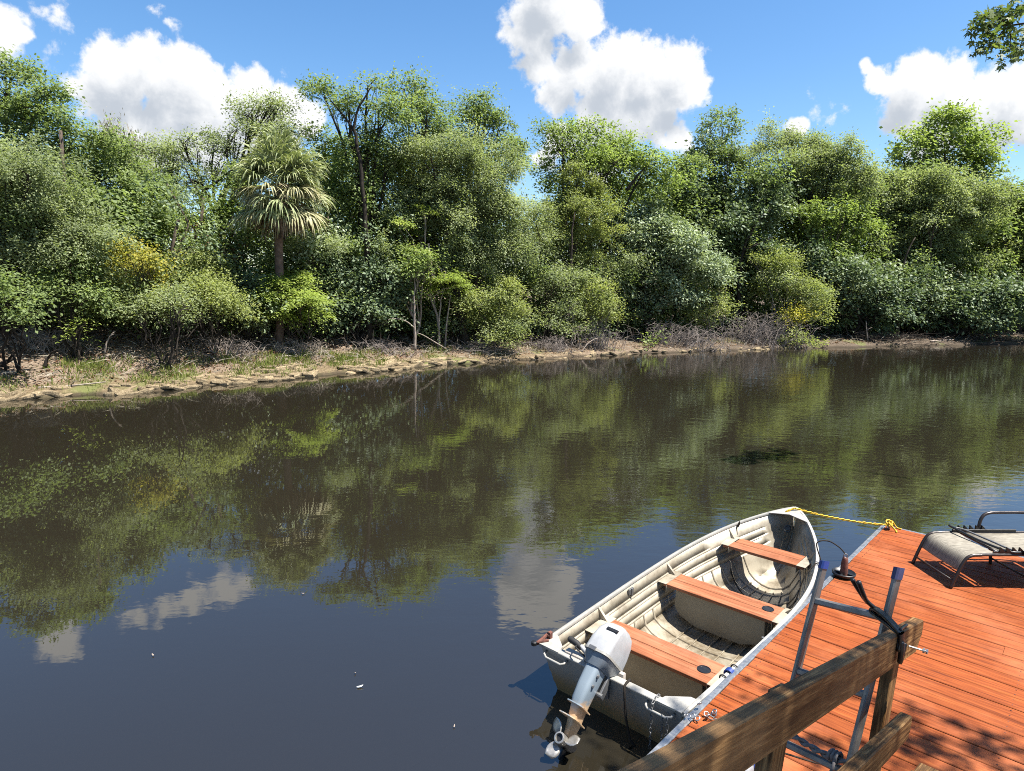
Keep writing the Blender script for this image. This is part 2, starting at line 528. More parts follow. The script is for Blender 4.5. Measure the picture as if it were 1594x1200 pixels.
# ------------------------------------------------------------------ mesh helpers
class MB:
    def __init__(self):
        self.v, self.f = [], []

    def add(self, vs, fs):
        o = len(self.v)
        self.v += [tuple(map(float, p)) for p in vs]
        self.f += [tuple(i + o for i in q) for q in fs]
        return self

    def box(self, c, sx, sy, sz, ax=None, bev=0.0):
        """box by centre and full sizes; ax = three axes"""
        ax = ax or ((1, 0, 0), (0, 1, 0), (0, 0, 1))
        A = [Vector(a) for a in ax]
        c = Vector(c)
        h = (sx / 2, sy / 2, sz / 2)
        if bev <= 0:
            vs = [c + A[0] * h[0] * i + A[1] * h[1] * j + A[2] * h[2] * k for i in (-1, 1) for j in (-1, 1) for k in (-1, 1)]
            self.add(vs, [(0, 1, 3, 2), (4, 6, 7, 5), (0, 4, 5, 1), (2, 3, 7, 6), (0, 2, 6, 4), (1, 5, 7, 3)])
        else:   # chamfered along the first axis
            b = bev
            prof = [(-h[1] + b, -h[2]), (h[1] - b, -h[2]), (h[1], -h[2] + b), (h[1], h[2] - b), (h[1] - b, h[2]), (-h[1] + b, h[2]), (-h[1], h[2] - b), (-h[1], -h[2] + b)]
            vs = [c + A[0] * h[0] * i + A[1] * y + A[2] * z for i in (-1, 1) for (y, z) in prof]
            fs = [(k, (k + 1) % 8, 8 + (k + 1) % 8, 8 + k) for k in range(8)] + [tuple(range(7, -1, -1)), tuple(range(8, 16))]
            self.add(vs, fs)
        return self

    def tube(self, pts, rad, n=6, cap=True):
        pts = [Vector(p) for p in pts]
        if not hasattr(rad, '__len__'):
            rad = [rad] * len(pts)
        o = len(self.v)
        ref = None
        for i, p in enumerate(pts):
            tdir = (pts[min(i + 1, len(pts) - 1)] - pts[max(i - 1, 0)])
            if tdir.length < 1e-9:
                tdir = Vector((0, 0, 1))
            tdir.normalize()
            if ref is None:
                ref = tdir.orthogonal().normalized()
            ref = (ref - tdir * ref.dot(tdir))
            if ref.length < 1e-6:
                ref = tdir.orthogonal()
            ref.normalize()
            bi = tdir.cross(ref)
            for k in range(n):
                a = 2 * math.pi * k / n
                self.v.append(tuple(p + (ref * math.cos(a) + bi * math.sin(a)) * rad[i]))
        for i in range(len(pts) - 1):
            for k in range(n):
                k2 = (k + 1) % n
                self.f.append((o + i * n + k, o + i * n + k2, o + (i + 1) * n + k2, o + (i + 1) * n + k))
        if cap:
            self.f.append(tuple(o + k for k in range(n - 1, -1, -1)))
            self.f.append(tuple(o + (len(pts) - 1) * n + k for k in range(n)))
        return self

    def lathe(self, prof, n=16, c=(0, 0, 0), ax=None):
        """prof: (radius, height) pairs round the third axis"""
        ax = [Vector(a) for a in (ax or ((1, 0, 0), (0, 1, 0), (0, 0, 1)))]
        c = Vector(c)
        o = len(self.v)
        for (r, h) in prof:
            for k in range(n):
                a = 2 * math.pi * k / n
                self.v.append(tuple(c + ax[0] * r * math.cos(a) + ax[1] * r * math.sin(a) + ax[2] * h))
        for i in range(len(prof) - 1):
            for k in range(n):
                k2 = (k + 1) % n
                self.f.append((o + i * n + k, o + i * n + k2, o + (i + 1) * n + k2, o + (i + 1) * n + k))
        self.f.append(tuple(o + k for k in range(n - 1, -1, -1)))
        self.f.append(tuple(o + (len(prof) - 1) * n + k for k in range(n)))
        return self

    def ring(self, c, r, rt, ax, n=12, m=6):
        ax = [Vector(a) for a in ax]
        c = Vector(c)
        o = len(self.v)
        for i in range(n):
            a = 2 * math.pi * i / n
            d = ax[0] * math.cos(a) + ax[1] * math.sin(a)
            for j in range(m):
                b = 2 * math.pi * j / m
                self.v.append(tuple(c + d * (r + rt * math.cos(b)) + ax[2] * rt * math.sin(b)))
        for i in range(n):
            for j in range(m):
                self.f.append((o + i * m + j, o + ((i + 1) % n) * m + j, o + ((i + 1) % n) * m + (j + 1) % m, o + i * m + (j + 1) % m))
        return self

    def loft(self, sections, closed=True, caps=True):
        o = len(self.v)
        n = len(sections[0])
        for s in sections:
            self.v += [tuple(map(float, p)) for p in s]
        for i in range(len(sections) - 1):
            for k in range(n if closed else n - 1):
                k2 = (k + 1) % n
                self.f.append((o + i * n + k, o + i * n + k2, o + (i + 1) * n + k2, o + (i + 1) * n + k))
        if caps and closed:
            self.f.append(tuple(o + k for k in range(n - 1, -1, -1)))
            self.f.append(tuple(o + (len(sections) - 1) * n + k for k in range(n)))
        return self

    def mesh(self, name, mat, smooth=False):
        me = bpy.data.meshes.new(name)
        me.from_pydata(self.v, [], self.f)
        me.materials.append(mat)
        if smooth:
            me.polygons.foreach_set('use_smooth', [True] * len(me.polygons))
        bm = bmesh.new()
        bm.from_mesh(me)
        bmesh.ops.recalc_face_normals(bm, faces=bm.faces)
        bm.to_mesh(me)
        bm.free()
        me.update()
        return me

    def build(self, name, mat, parent=None, smooth=False, sharp=None):
        return link(name, self.mesh(name, mat, smooth), parent, sharp if smooth else None)


def link(name, me, parent=None, sharp=None):
    o = bpy.data.objects.new(name, me)
    COL.objects.link(o)
    if parent is not None:
        o.parent = parent
    if sharp:
        md = o.modifiers.new('edges', 'EDGE_SPLIT')
        md.split_angle = R(sharp)
    return o


def tag(o, label=None, cat=None, group=None, kind=None):
    for k, v in (('label', label), ('category', cat), ('group', group), ('kind', kind)):
        if v:
            o[k] = v
    return o


def thing(name, label, cat, loc=(0, 0, 0), rz=0.0, group=None, quat=None):
    o = bpy.data.objects.new(name, None)
    o.empty_display_size = 0.2
    COL.objects.link(o)
    o.location = tuple(float(x) for x in loc)
    if quat is not None:
        o.rotation_mode = 'QUATERNION'
        o.rotation_quaternion = quat
    else:
        o.rotation_euler = (0, 0, rz)
    return tag(o, label, cat, group)


def quad_cloud(name, V, tint, mat, parent=None):
    """V: (N,4,3) array of leaf quads -> one mesh object"""
    n = len(V)
    me = bpy.data.meshes.new(name)
    me.vertices.add(n * 4)
    me.vertices.foreach_set('co', np.ascontiguousarray(V.reshape(-1), dtype=np.float32))
    me.loops.add(n * 4)
    me.loops.foreach_set('vertex_index', np.arange(n * 4, dtype=np.int32))
    me.polygons.add(n)
    me.polygons.foreach_set('loop_start', np.arange(0, n * 4, 4, dtype=np.int32))
    a = me.attributes.new('tint', 'FLOAT', 'FACE')
    a.data.foreach_set('value', np.clip(tint, 0, 1).astype(np.float32))
    me.materials.append(mat)
    me.update(calc_edges=True)
    return link(name, me, parent)


def unit(a):
    return a / (np.linalg.norm(a, axis=-1, keepdims=True) + 1e-9)


def leaf_quads(P, N, T, L, Wd, shape='lance'):
    """P base points, N normals, T axis directions; returns (n,4,3)"""
    T = unit(T - N * np.sum(T * N, axis=1, keepdims=True))
    B = np.cross(N, T)
    L = L[:, None]
    Wd = Wd[:, None]
    q = np.empty((len(P), 4, 3))
    droop = N * L * 0.10
    q[:, 0] = P
    q[:, 1] = P + T * L * 0.45 + B * Wd * 0.5 + droop
    q[:, 2] = P + T * L
    q[:, 3] = P + T * L * 0.45 - B * Wd * 0.5 + droop
    return q


# ------------------------------------------------------------------ shoreline and ground
SHORE_PX = [(0, 625), (250, 608), (400, 594), (500, 585), (600, 577), (700, 567), (800, 561), (1000, 550), (1150, 545), (1300, 541), (1450, 538), (1594, 536)]
SH = [at(*p)[:2] for p in SHORE_PX]
SHX = np.array([p[0] for p in SHORE_PX], float)
SHY = np.array([p[1] for p in SH])
SH = [np.array([-75., -16.]), np.array([-42., 1.]), np.array([-24., 9.7])] + SH + [np.array([46., 43.]), np.array([70., 50.]), np.array([120., 60.])]
SH = np.array(SH)
_seg = np.linalg.norm(np.diff(SH, axis=0), axis=1)
_arc = np.concatenate([[0], np.cumsum(_seg)])
ARC_LEN = _arc[-1]


def shore(t):
    """point on the waterline at arc length t"""
    t = np.asarray(t, float)
    x = np.interp(t, _arc, SH[:, 0])
    y = np.interp(t, _arc, SH[:, 1])
    w = 0.16 * np.sin(t * 1.7) + 0.10 * np.sin(t * 4.3 + 1) + 0.06 * np.sin(t * 9.1)
    return np.stack([x, y], -1) + w[..., None] * NRM2


NRM2 = np.array([-0.47, 0.883])
NRM2 = NRM2 / np.linalg.norm(NRM2)
EDIR = np.array([NRM2[1], -NRM2[0]])
_tt = np.linspace(0, ARC_LEN, 2500)
_sp_pts = shore(_tt)
_along = _sp_pts @ EDIR
_across = _sp_pts @ NRM2
_ord = np.argsort(_along)
_along, _across = _along[_ord], _across[_ord]


def inland(x, y):
    x, y = np.asarray(x, float), np.asarray(y, float)
    a = x * EDIR[0] + y * EDIR[1]
    return x * NRM2[0] + y * NRM2[1] - np.interp(a, _along, _across)


def ground_z(x, y):
    x, y = np.asarray(x, float), np.asarray(y, float)
    s = inland(x, y)
    steep = np.interp(x, [-12, -7.5, -2, 4], [0.27, 0.20, 0.085, 0.06])
    z = np.where(s < 0, np.maximum(s * 0.5, -1.6), 0)
    z = z + np.interp(s, [0, 0.12, 0.5, 1.1], [0, 0.10, 0.17, 0.24])
    z = z + steep * np.clip(s - 0.9, 0, 6.5) + 0.02 * np.clip(s - 7, 0, 200)
    bumpy = 0.05 * np.sin(x * 2.1 + y) * np.sin(y * 1.7) + 0.03 * np.sin(x * 5.3 + 1) * np.sin(y * 4.9) + 0.02 * np.sin(x * 11 + y * 7)
    return z + bumpy * np.clip((s - 0.2) / 1.5, 0, 1)


# bank sheet: fine near the water, coarse inland and far away to the horizon
ts = np.arange(0, ARC_LEN + 0.01, 0.33)
ss = np.concatenate([[-9, -5, -2.5, -1.2, -0.6, -0.3, -0.1], np.arange(0.0, 2.4, 0.16), np.arange(2.4, 9, 0.5), [10, 12, 15, 20, 30, 60, 150, 500]])
base_pts = shore(ts)
X = base_pts[:, None, 0] + NRM2[0] * ss[None, :]
Y = base_pts[:, None, 1] + NRM2[1] * ss[None, :]
Z = ground_z(X, Y)
rng = np.random.default_rng(3)
Z = Z + rng.normal(0, 0.012, Z.shape) * (ss[None, :] > 0.1)
V = np.stack([X, Y, Z], -1).reshape(-1, 3)
ni, nj = len(ts), len(ss)
idx = np.arange(ni * nj).reshape(ni, nj)
F = np.stack([idx[:-1, :-1], idx[1:, :-1], idx[1:, 1:], idx[:-1, 1:]], -1).reshape(-1, 4)
me = bpy.data.meshes.new('river_bank')
me.from_pydata(V.tolist(), [], F.tolist())
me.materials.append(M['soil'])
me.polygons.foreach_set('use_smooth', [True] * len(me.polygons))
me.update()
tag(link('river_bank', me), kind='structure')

# river bed under everything, out to the horizon, and the near bank behind the camera
mb = MB()
mb.add([(-1500, -1500, -1.8), (1500, -1500, -1.8), (1500, 1500, -1.8), (-1500, 1500, -1.8)], [(0, 1, 2, 3)])
tag(mb.build('ground', M['soil']), kind='structure')
mb = MB()
rows = []
for k, (off, z) in enumerate([(-1.2, -0.9), (-0.2, 0.05), (0.8, 0.35), (3, 0.9), (10, 1.5), (60, 2.0), (300, 2.4)]):
    rows.append([(x * 0.9 + off * 0.47, -1.1 + x * 0.50 - off * 0.88 + 0.2 * math.sin(x * 1.3 + k), z + 0.05 * math.sin(x * 2 + k * 3)) for x in np.linspace(-60, 80, 90)])
mb.loft(rows, closed=False)
o = mb.build('near_bank', M['soil'], smooth=True)
tag(o, kind='structure')

# ------------------------------------------------------------------ boat hull numbers (needed for the opening in the water)
BOAT = Vector((0.672, 4.085, 0.0))
BOAT_RZ = R(48.0)
U_ = [0, .3, .7, 1.1, 1.5, 1.9, 2.3, 2.7, 3.0, 3.25, 3.45, 3.58, 3.65]
BG = [.574, .59, .605, .622, .632, .632, .612, .535, .435, .312, .185, .088, .012]
ZG = [.36, .36, .362, .365, .37, .378, .402, .45, .50, .55, .592, .62, .635]
BC = [.47, .48, .49, .50, .50, .49, .455, .36, .25, .145, .07, .03, .006]
ZC = [-.035, -.035, -.03, -.03, -.025, -.01, .015, .055, .10, .16, .25, .36, .48]
ZK = [-.13, -.135, -.14, -.14, -.14, -.14, -.13, -.11, -.075, -.01, .10, .25, .42]


def hull_half(i, inset=0.0):
    bg, zg, bc, zc, zk = BG[i] - inset, ZG[i], BC[i] - inset, ZC[i], ZK[i]
    pts = [(0.0, zk), (bc * .30, zk + (zc - zk) * .06), (bc * .62, zk + (zc - zk) * .25), (bc * .86, zk + (zc - zk) * .58), (bc, zc)]
    lap = 0.009 * min(1, BG[i] / .3)
    for t0 in (.24, .47, .70):
        for dt, dy in ((-.02, -lap), (.02, 0)):
            t_ = t0 + dt
            pts.append((bc + (bg - bc) * (t_ ** .85) + dy, zc + (zg - zc) * t_))
    pts.append((bg, zg))
    return pts


def station(i, u):
    """full section, port gunwale to starboard gunwale (y = + port)"""
    half = hull_half(i)
    rake = 0.13 if i == 0 else 0.0
    f = lambda y, z: (u + rake * max(0, (ZG[i] - z)) / .5, y, z)
    return [f(y, z) for (y, z) in reversed(half)] + [f(-y, z) for (y, z) in half[1:]]


def waterline():
    out = []
    for i, u in enumerate(U_):
        half = hull_half(i)
        if half[0][1] >= 0:
            out.append((u - 0.02 * 0, 0.0))
            break
        for (y0, z0), (y1, z1) in zip(half, half[1:]):
            if z0 <= 0 <= z1:
                k = -z0 / (z1 - z0)
                ue = u + (0.13 * ZG[0] / .5 if i == 0 else 0)
                out.append((ue, y0 + (y1 - y0) * k - 0.003))
                break
    return out


wl = waterline()
# bow end of the waterline: where the stem crosses z = 0 between the last wet station and the next
iw = max(i for i in range(len(U_)) if ZK[i] < 0)
k = -ZK[iw] / (ZK[iw + 1] - ZK[iw])
wl = [p for p in wl if p[1] > 0] + [(U_[iw] + (U_[iw + 1] - U_[iw]) * k, 0.0)]
loop = [(u, y) for (u, y) in wl] + [(u, -y) for (u, y) in reversed(wl[:-1])]
cb, sb = math.cos(BOAT_RZ), math.sin(BOAT_RZ)
bm = bmesh.new()
inner = [bm.verts.new((BOAT.x + u * cb - y * sb, BOAT.y + u * sb + y * cb, 0)) for (u, y) in loop]
outer = [bm.verts.new((x, y, 0)) for (x, y) in ((-1400, -1400), (1400, -1400), (1400, 1400), (-1400, 1400))]
es = [bm.edges.new((L_[i], L_[(i + 1) % len(L_)])) for L_ in (inner, outer) for i in range(len(L_))]
bmesh.ops.triangle_fill(bm, edges=es, use_beauty=False)
bmesh.ops.recalc_face_normals(bm, faces=bm.faces)
if sum(f.normal.z for f in bm.faces) < 0:
    bmesh.ops.reverse_faces(bm, faces=bm.faces)
me = bpy.data.meshes.new('river_water')
bm.to_mesh(me)
bm.free()
me.materials.append(M['water'])
tag(link('river_water', me), kind='structure')

# ------------------------------------------------------------------ dock
DZ = 0.38
DOCK_RZ = R(-42.6)
dock = thing('floating_dock', 'orange-red painted plank dock with a silver metal edge beside the rowboat', 'dock', (4.235, 6.985, DZ), DOCK_RZ)
PITCH_P, NPL, DLEN = 0.1450, 45, 4.3
plank_meshes = {}


def plank_mesh(x0, x1):
    key = (round(x0, 3), round(x1, 3))
    if key not in plank_meshes:
        m_ = MB()
        nseg = 4
        w, h, b = 0.1380, 0.028, 0.004
        prof = [(-w / 2, -h), (w / 2, -h), (w / 2, -b), (w / 2 - b, 0), (-w / 2 + b, 0), (-w / 2, -b)]
        secs = []
        for q in range(nseg + 1):
            x = x0 + (x1 - x0) * q / nseg
            secs.append([(x, y, z) for (y, z) in prof])
        m_.loft(secs)
        plank_meshes[key] = m_.mesh('plank', M['deck'])
    return plank_meshes[key]


rg = random.Random(5)
for i in range(NPL):
    spans = [(0.0, DLEN)]
    if i in (7, 15, 22, 31):
        cut = {7: 1.62, 15: 1.30, 22: 2.1, 31: 1.7}[i]
        spans = [(0.0, cut - 0.002), (cut + 0.002, DLEN)]
    for (x0, x1) in spans:
        p = link('plank', plank_mesh(x0, x1), dock)
        p.location = (rg.uniform(-0.004, 0.004), -PITCH_P * (i + 0.5), rg.uniform(-0.0015, 0.0015))
        p.rotation_euler = (rg.uniform(-0.004, 0.004), 0, rg.uniform(-0.0006, 0.0006))
DW = NPL * PITCH_P
e1 = MB()
e1.box((-0.028, -DW / 2, -0.060), DW + 0.10, 0.044, 0.12, ((0, 1, 0), (1, 0, 0), (0, 0, 1)), 0.006)
e1.box((-0.075, -DW / 2, -0.100), DW + 0.10, 0.050, 0.012, ((0, 1, 0), (1, 0, 0), (0, 0, 1)))
e1.build('edge_channel', M['alu'], dock)
e2 = MB()
e2.box((DLEN / 2 - 0.02, 0.024, -0.062), DLEN + 0.1, 0.040, 0.12, bev=0.006)
e2.build('edge_channel', M['alu'], dock)
e3 = MB()
for yy in (-0.6, -2.0, -3.4, -4.8, -6.2):
    e3.box((DLEN / 2, yy, -0.09), DLEN - 0.1, 0.05, 0.10)
e3.build('joist', M['rail'], dock)
for yy in (-0.9, -3.2, -5.5):
    for xx in (0.55, 2.1, 3.7):
        fl = MB()
        fl.box((xx, yy, -0.30), 0.9, 1.2, 0.32, bev=0.04)
        fl.build('float', M['dark_float'], dock)
# screw heads sit in two rows over each joist: joined, far too small to pick apart
sc_ = MB()
for i in range(NPL):
    for yy in (0.05, 1.42, 2.85):
        for dy in (-0.035, 0.035):
            sc_.lathe([(0.0045, 0.0), (0.0045, 0.0012)], 6, (yy, -PITCH_P * (i + 0.5) + dy, 0.001))
o = sc_.build('screw_heads', M['rust'], dock)
o['kind'] = 'stuff'
cl = MB()
cl.tube([(0.045, -0.09, 0.0), (0.045, -0.09, 0.035)], 0.012, 8)
cl.tube([(0.045, -0.17, 0.038), (0.045, -0.13, 0.045), (0.045, -0.06, 0.045), (0.045, -0.01, 0.038)], [0.008, 0.011, 0.011, 0.008], 8)
cl.build('cleat', M['alu_dull'], dock)


def dock_pt(x, y, z=0.0):
    c, s = math.cos(DOCK_RZ), math.sin(DOCK_RZ)
    return Vector((4.235 + x * c - y * s, 6.985 + x * s + y * c, DZ + z))


# ------------------------------------------------------------------ rowboat
boat = thing('rowboat', 'old cream aluminium rowboat with three wooden bench seats tied to the dock', 'boat', BOAT, BOAT_RZ)
mb = MB()
# extra stations so the plan curve is smooth
def lerp_arr(arr, x):
    return float(np.interp(x, U_, arr))


UU = np.array(sorted(set(list(np.round(np.linspace(0, 3.0, 21), 3)) + [3.1, 3.2, 3.28, 3.36, 3.45, 3.52, 3.58, 3.62, 3.65])))


def cspline(arr, xs):
    """Catmull-Rom through (U_, arr)"""
    xs0, ys = np.array(U_, float), np.array(arr, float)
    mslope = np.gradient(ys, xs0)
    out = []
    for x in xs:
        i = int(np.clip(np.searchsorted(xs0, x) - 1, 0, len(xs0) - 2))
        h = xs0[i + 1] - xs0[i]
        s = (x - xs0[i]) / h
        h00, h10, h01, h11 = 2 * s**3 - 3 * s**2 + 1, s**3 - 2 * s**2 + s, -2 * s**3 + 3 * s**2, s**3 - s**2
        out.append(h00 * ys[i] + h10 * h * mslope[i] + h01 * ys[i + 1] + h11 * h * mslope[i + 1])
    return out


secs = []
for i, u in enumerate(U_):
    secs.append(station(i, u))
# refine: linear interpolation between sections with spline in-between would miss the water opening, so keep the stations and subdivide straight
fine = []
for a, b_ in zip(secs, secs[1:]):
    for q in range(3):
        k = q / 3
        fine.append([tuple(pa[j] * (1 - k) + pb[j] * k for j in range(3)) for pa, pb in zip(a, b_)])
fine.append(secs[-1])
# smooth the section points along the boat above the water only
A3 = np.array(fine)
S3 = A3.copy()
for _ in range(4):
    S3[1:-1] = 0.5 * S3[1:-1] + 0.25 * (S3[:-2] + S3[2:])
wgt = np.clip((A3[:, :, 2] - 0.03) / 0.1, 0, 1)[..., None]
A3 = A3 * (1 - wgt) + S3 * wgt
A3[0] = np.array(fine[0])
mb.loft([list(map(tuple, s)) for s in A3], closed=False)
hull = mb.build('hull', M['hull'], boat)
hull.data.polygons.foreach_set('use_smooth', [True] * len(hull.data.polygons))
md = hull.modifiers.new('edges', 'EDGE_SPLIT')
md.split_angle = R(22)
sd = hull.modifiers.new('sheet', 'SOLIDIFY')
sd.thickness, sd.offset = 0.005, 0
NP = A3.shape[1]
port_g, star_g = A3[:, 0], A3[:, -1]
# gunwale: extruded aluminium rim on both sides
for side, gp in ((1, port_g), (-1, star_g)):
    g = MB()
    secs = []
    for i in range(len(gp)):
        p = Vector(gp[i])
        tdir = Vector(gp[min(i + 1, len(gp) - 1)]) - Vector(gp[max(i - 1, 0)])
        tdir.z = 0
        tdir.normalize()
        outw = Vector((-tdir.y, tdir.x, 0)) * side
        prof = [(-0.012, -0.012), (0.014, -0.022), (0.022, -0.006), (0.020, 0.008), (0.008, 0.014), (-0.008, 0.014), (-0.014, 0.004)]
        secs.append([p + outw * a + Vector((0, 0, b_)) for a, b_ in prof])
    g.loft(secs)
    g.build('gunwale', M['rim'], boat, True, 50)
# transom
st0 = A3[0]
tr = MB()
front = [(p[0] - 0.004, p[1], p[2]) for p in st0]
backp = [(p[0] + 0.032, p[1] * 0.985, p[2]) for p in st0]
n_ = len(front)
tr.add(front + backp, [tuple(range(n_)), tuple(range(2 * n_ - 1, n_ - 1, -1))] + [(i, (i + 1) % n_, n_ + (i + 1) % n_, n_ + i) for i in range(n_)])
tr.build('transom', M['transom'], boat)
cap = MB()
cap.box((0.012, 0, 0.368), 1.06, 0.062, 0.016, ((0, 1, 0), (1, 0, 0), (0, 0, 1)), 0.004)
cap.build('transom_cap', M['rim'], boat)
for s in (1, -1):
    k = MB()
    k.add([(-0.02, s * .575, .379), (0.17, s * .585, .379), (0.165, s * .545, .381), (0.06, s * .42, .381), (-0.02, s * .40, .379),
           (-0.02, s * .575, .372), (0.17, s * .585, .372), (0.165, s * .545, .373), (0.06, s * .42, .373), (-0.02, s * .40, .372)],
          [(0, 1, 2, 3, 4), (9, 8, 7, 6, 5), (0, 1, 6, 5), (1, 2, 7, 6), (2, 3, 8, 7), (3, 4, 9, 8), (4, 0, 5, 9)])
    k.build('corner_plate', M['rim'], boat)
    h = MB()
    y0, y1 = s * .52, s * .33
    h.tube([(0.0, y0, .335), (-0.035, y0 * .99, .325), (-0.052, y0 * .93, .318), (-0.052, y1 * 1.07, .318), (-0.035, y1 * 1.01, .325), (0.0, y1, .335)], 0.0085, 8)
    h.build('transom_handle', M['rim'], boat, True)
pad = MB()
pad.box((0.045, 0.28, 0.345), 0.17, 0.055, 0.10, ((0, 1, 0), (1, 0, 0), (0, 0, 1)), 0.008)
pad.box((0.062, 0.06, 0.30), 0.34, 0.03, 0.20, ((0, 1, 0), (1, 0, 0), (0, 0, 1)), 0.006)
pad.build('transom_pad', M['pad'], boat)
# floor ribs: pressed bands across the bottom, following the hull
def inner_section(u):
    i = int(np.clip(np.searchsorted(A3[:, NP // 2, 0], u) - 1, 0, len(A3) - 2))
    x0, x1 = A3[i, NP // 2, 0], A3[i + 1, NP // 2, 0]
    k_ = (u - x0) / (x1 - x0)
    return A3[i] * (1 - k_) + A3[i + 1] * k_


HALF = NP // 2
for u in (0.42, 0.62, 1.08, 1.24, 1.40, 1.56, 2.12, 2.27, 2.42, 2.57, 2.72, 2.88, 3.02):
    sec = inner_section(u)[HALF - 5:HALF + 6]
    r = MB()
    secs = []
    for j, p in enumerate(sec):
        p = Vector(p)
        inn = Vector((0, -p.y * 0.6, 0.35)).normalized()
        w_ = 0.013
        secs.append([p + Vector((-w_, 0, 0)) + inn * 0.003, p + Vector((-w_ * .6, 0, 0)) + inn * 0.013, p + Vector((w_ * .6, 0, 0)) + inn * 0.013, p + Vector((w_, 0, 0)) + inn * 0.003])
    r.loft(secs)
    r.build('rib', M['hull'], boat, True, 40)
for yy in (-0.26, -0.13, 0.0, 0.13, 0.26):
    r = MB()
    pts = []
    for u in np.linspace(0.2, 2.95, 16):
        sec = inner_section(u)
        o_ = np.argsort(sec[:, 1])
        y_ = yy * min(1, lerp_arr(BC, u) / .45)
        pts.append((u, y_, float(np.interp(y_, sec[o_, 1], sec[o_, 2])) + 0.006))
    r.tube(pts, 0.008, 5)
    r.build('keelson', M['hull'], boat, True)
# benches
def side_y(u, z):
    sec = inner_section(u)
    half = sec[:HALF + 1]
    return float(np.interp(z, half[::-1, 2], half[::-1, 1]))


def bench(u0, u1, zs, hole, boxed):
    b = MB()
    gap = 0.006
    w_ = (u1 - u0 - gap) / 2
    first = None
    for q in range(2):
        a = u0 + q * (w_ + gap)
        ya = side_y(a + w_ / 2, zs) - 0.06
        p = MB()
        p.box((a + w_ / 2, 0, zs), 2 * ya, w_, 0.030, ((0, 1, 0), (-1, 0, 0), (0, 0, 1)), 0.003)
        pl = p.build('bench_plank', M['bench'], boat)
        first = first or pl
    if boxed:
        yb = boxed
        p = MB()
        um = u0 + 0.045
        zf = ZK[4] + 0.01
        f0 = [(um, yb * .98, zs - .016), (um, yb, zs - .20), (um, yb * .86, zs - .27), (um, yb * .5, zf + 0.05), (um, -yb * .5, zf + 0.05), (um, -yb * .86, zs - .27), (um, -yb, zs - .20), (um, -yb * .98, zs - .016)]
        p.loft([f0, [(u1 - 0.04, y, z) for (_, y, z) in f0]])
        p.build('flotation_box', M['box'], boat)
    for s in (1, -1):
        k = MB()
        ya = side_y((u0 + u1) / 2, zs)
        k.box(((u0 + u1) / 2, s * (ya - 0.045), zs + 0.017), u1 - u0 + 0.03, 0.085, 0.004)
        k.box(((u0 + u1) / 2, s * (ya - 0.088), zs - 0.03), u1 - u0 + 0.02, 0.004, 0.06)
        # knee brace from the seat up to the gunwale
        kb = Vector(((u0 + u1) / 2 + 0.08, s * (ya - 0.06), zs + 0.02))
        yg = side_y((u0 + u1) / 2 + 0.08, zs + 0.11)
        kt = Vector((kb.x, s * (yg - 0.006), zs + 0.11))
        ktop = Vector((kb.x, s * (yg - 0.004), zs + 0.02))
        for dx in (-0.012,):
            k.add([kb + Vector((dx, 0, 0)), kt + Vector((dx, 0, 0)), ktop + Vector((dx, 0, 0)), kb + Vector((-dx, 0, 0)), kt + Vector((-dx, 0, 0)), ktop + Vector((-dx, 0, 0))],
                  [(0, 1, 2), (5, 4, 3), (0, 1, 4, 3), (1, 2, 5, 4), (2, 0, 3, 5)])
        k.build('seat_bracket', M['hull'], boat)
    if hole:
        c = MB()
        hu, hy = hole
        c.ring((hu, hy, zs + 0.0165), 0.046, 0.005, ((1, 0, 0), (0, 1, 0), (0, 0, 1)), 20, 6)
        c.lathe([(0.045, 0.0), (0.045, 0.0018)], 20, (hu, hy, zs + 0.0152))
        c.build('cup_holder', M['black'], boat, True, 40)


bench(0.56, 0.86, 0.240, (0.70, -0.385), 0.43)
bench(1.74, 2.03, 0.245, (1.92, -0.385), 0.42)
bench(2.74, 3.02, 0.365, None, None)
# bow: deck plate, stem eye, centre seam
bp = MB()
bw = MB()
top = [(3.40, side_y(3.40, .57), .598), (3.66, 0.0, .652), (3.40, -side_y(3.40, .57), .598), (3.47, 0.0, .612)]
bp.add(top + [(x, y, z - 0.006) for x, y, z in top], [(0, 3, 1), (3, 2, 1), (4, 5, 7), (7, 5, 6), (0, 1, 5, 4), (1, 2, 6, 5), (2, 3, 7, 6), (3, 0, 4, 7)])
bp.build('bow_plate', M['rim'], boat)
ey = MB()
ey.ring((3.43, 0.0, .46), 0.032, 0.009, ((0, 1, 0), (0.35, 0, 0.94), (-0.94, 0, .35)), 14, 6)
ey.lathe([(0.03, 0), (0.03, 0.02)], 12, (3.455, 0, .47), ((0, 1, 0), (0.35, 0, .94), (-.94, 0, .35)))
ey.build('bow_eye', M['black'], boat, True, 40)
# rim clips at the starboard quarter and oarlock sockets
for (u, mat_, nm) in ((0.62, 'blue', 'rim_clamp'), (0.70, 'rubber', 'rim_clamp'), (0.53, 'rubber', 'rim_clamp')):
    g = MB()
    p = Vector((u, -side_y(u, .355) - 0.004, lerp_arr(ZG, u)))
    rw = 0.030 if mat_ == 'blue' else 0.026
    for q in (range(-2, 3) if mat_ == 'blue' else (0,)):
        g.ring(p + Vector((q * 0.009, 0, 0)), rw, 0.0055, ((0, 1, 0), (0, 0, 1), (1, 0, 0)), 14, 6)
    g.build(nm, M[mat_], boat, True)
for (u, s) in ((1.28, 1), (1.28, -1)):
    g = MB()
    y_ = side_y(u, .30) - 0.01
    g.box((u, s * y_, .315), 0.07, 0.02, 0.055, bev=0.004)
    g.tube([(u, s * (y_ - .012), .345), (u, s * (y_ - .012), .275)], 0.012, 8)
    g.build('oarlock_socket', M['alu_dull'], boat)


def boat_pt(u, y, z):
    return Vector((BOAT.x + u * cb - y * sb, BOAT.y + u * sb + y * cb, z))


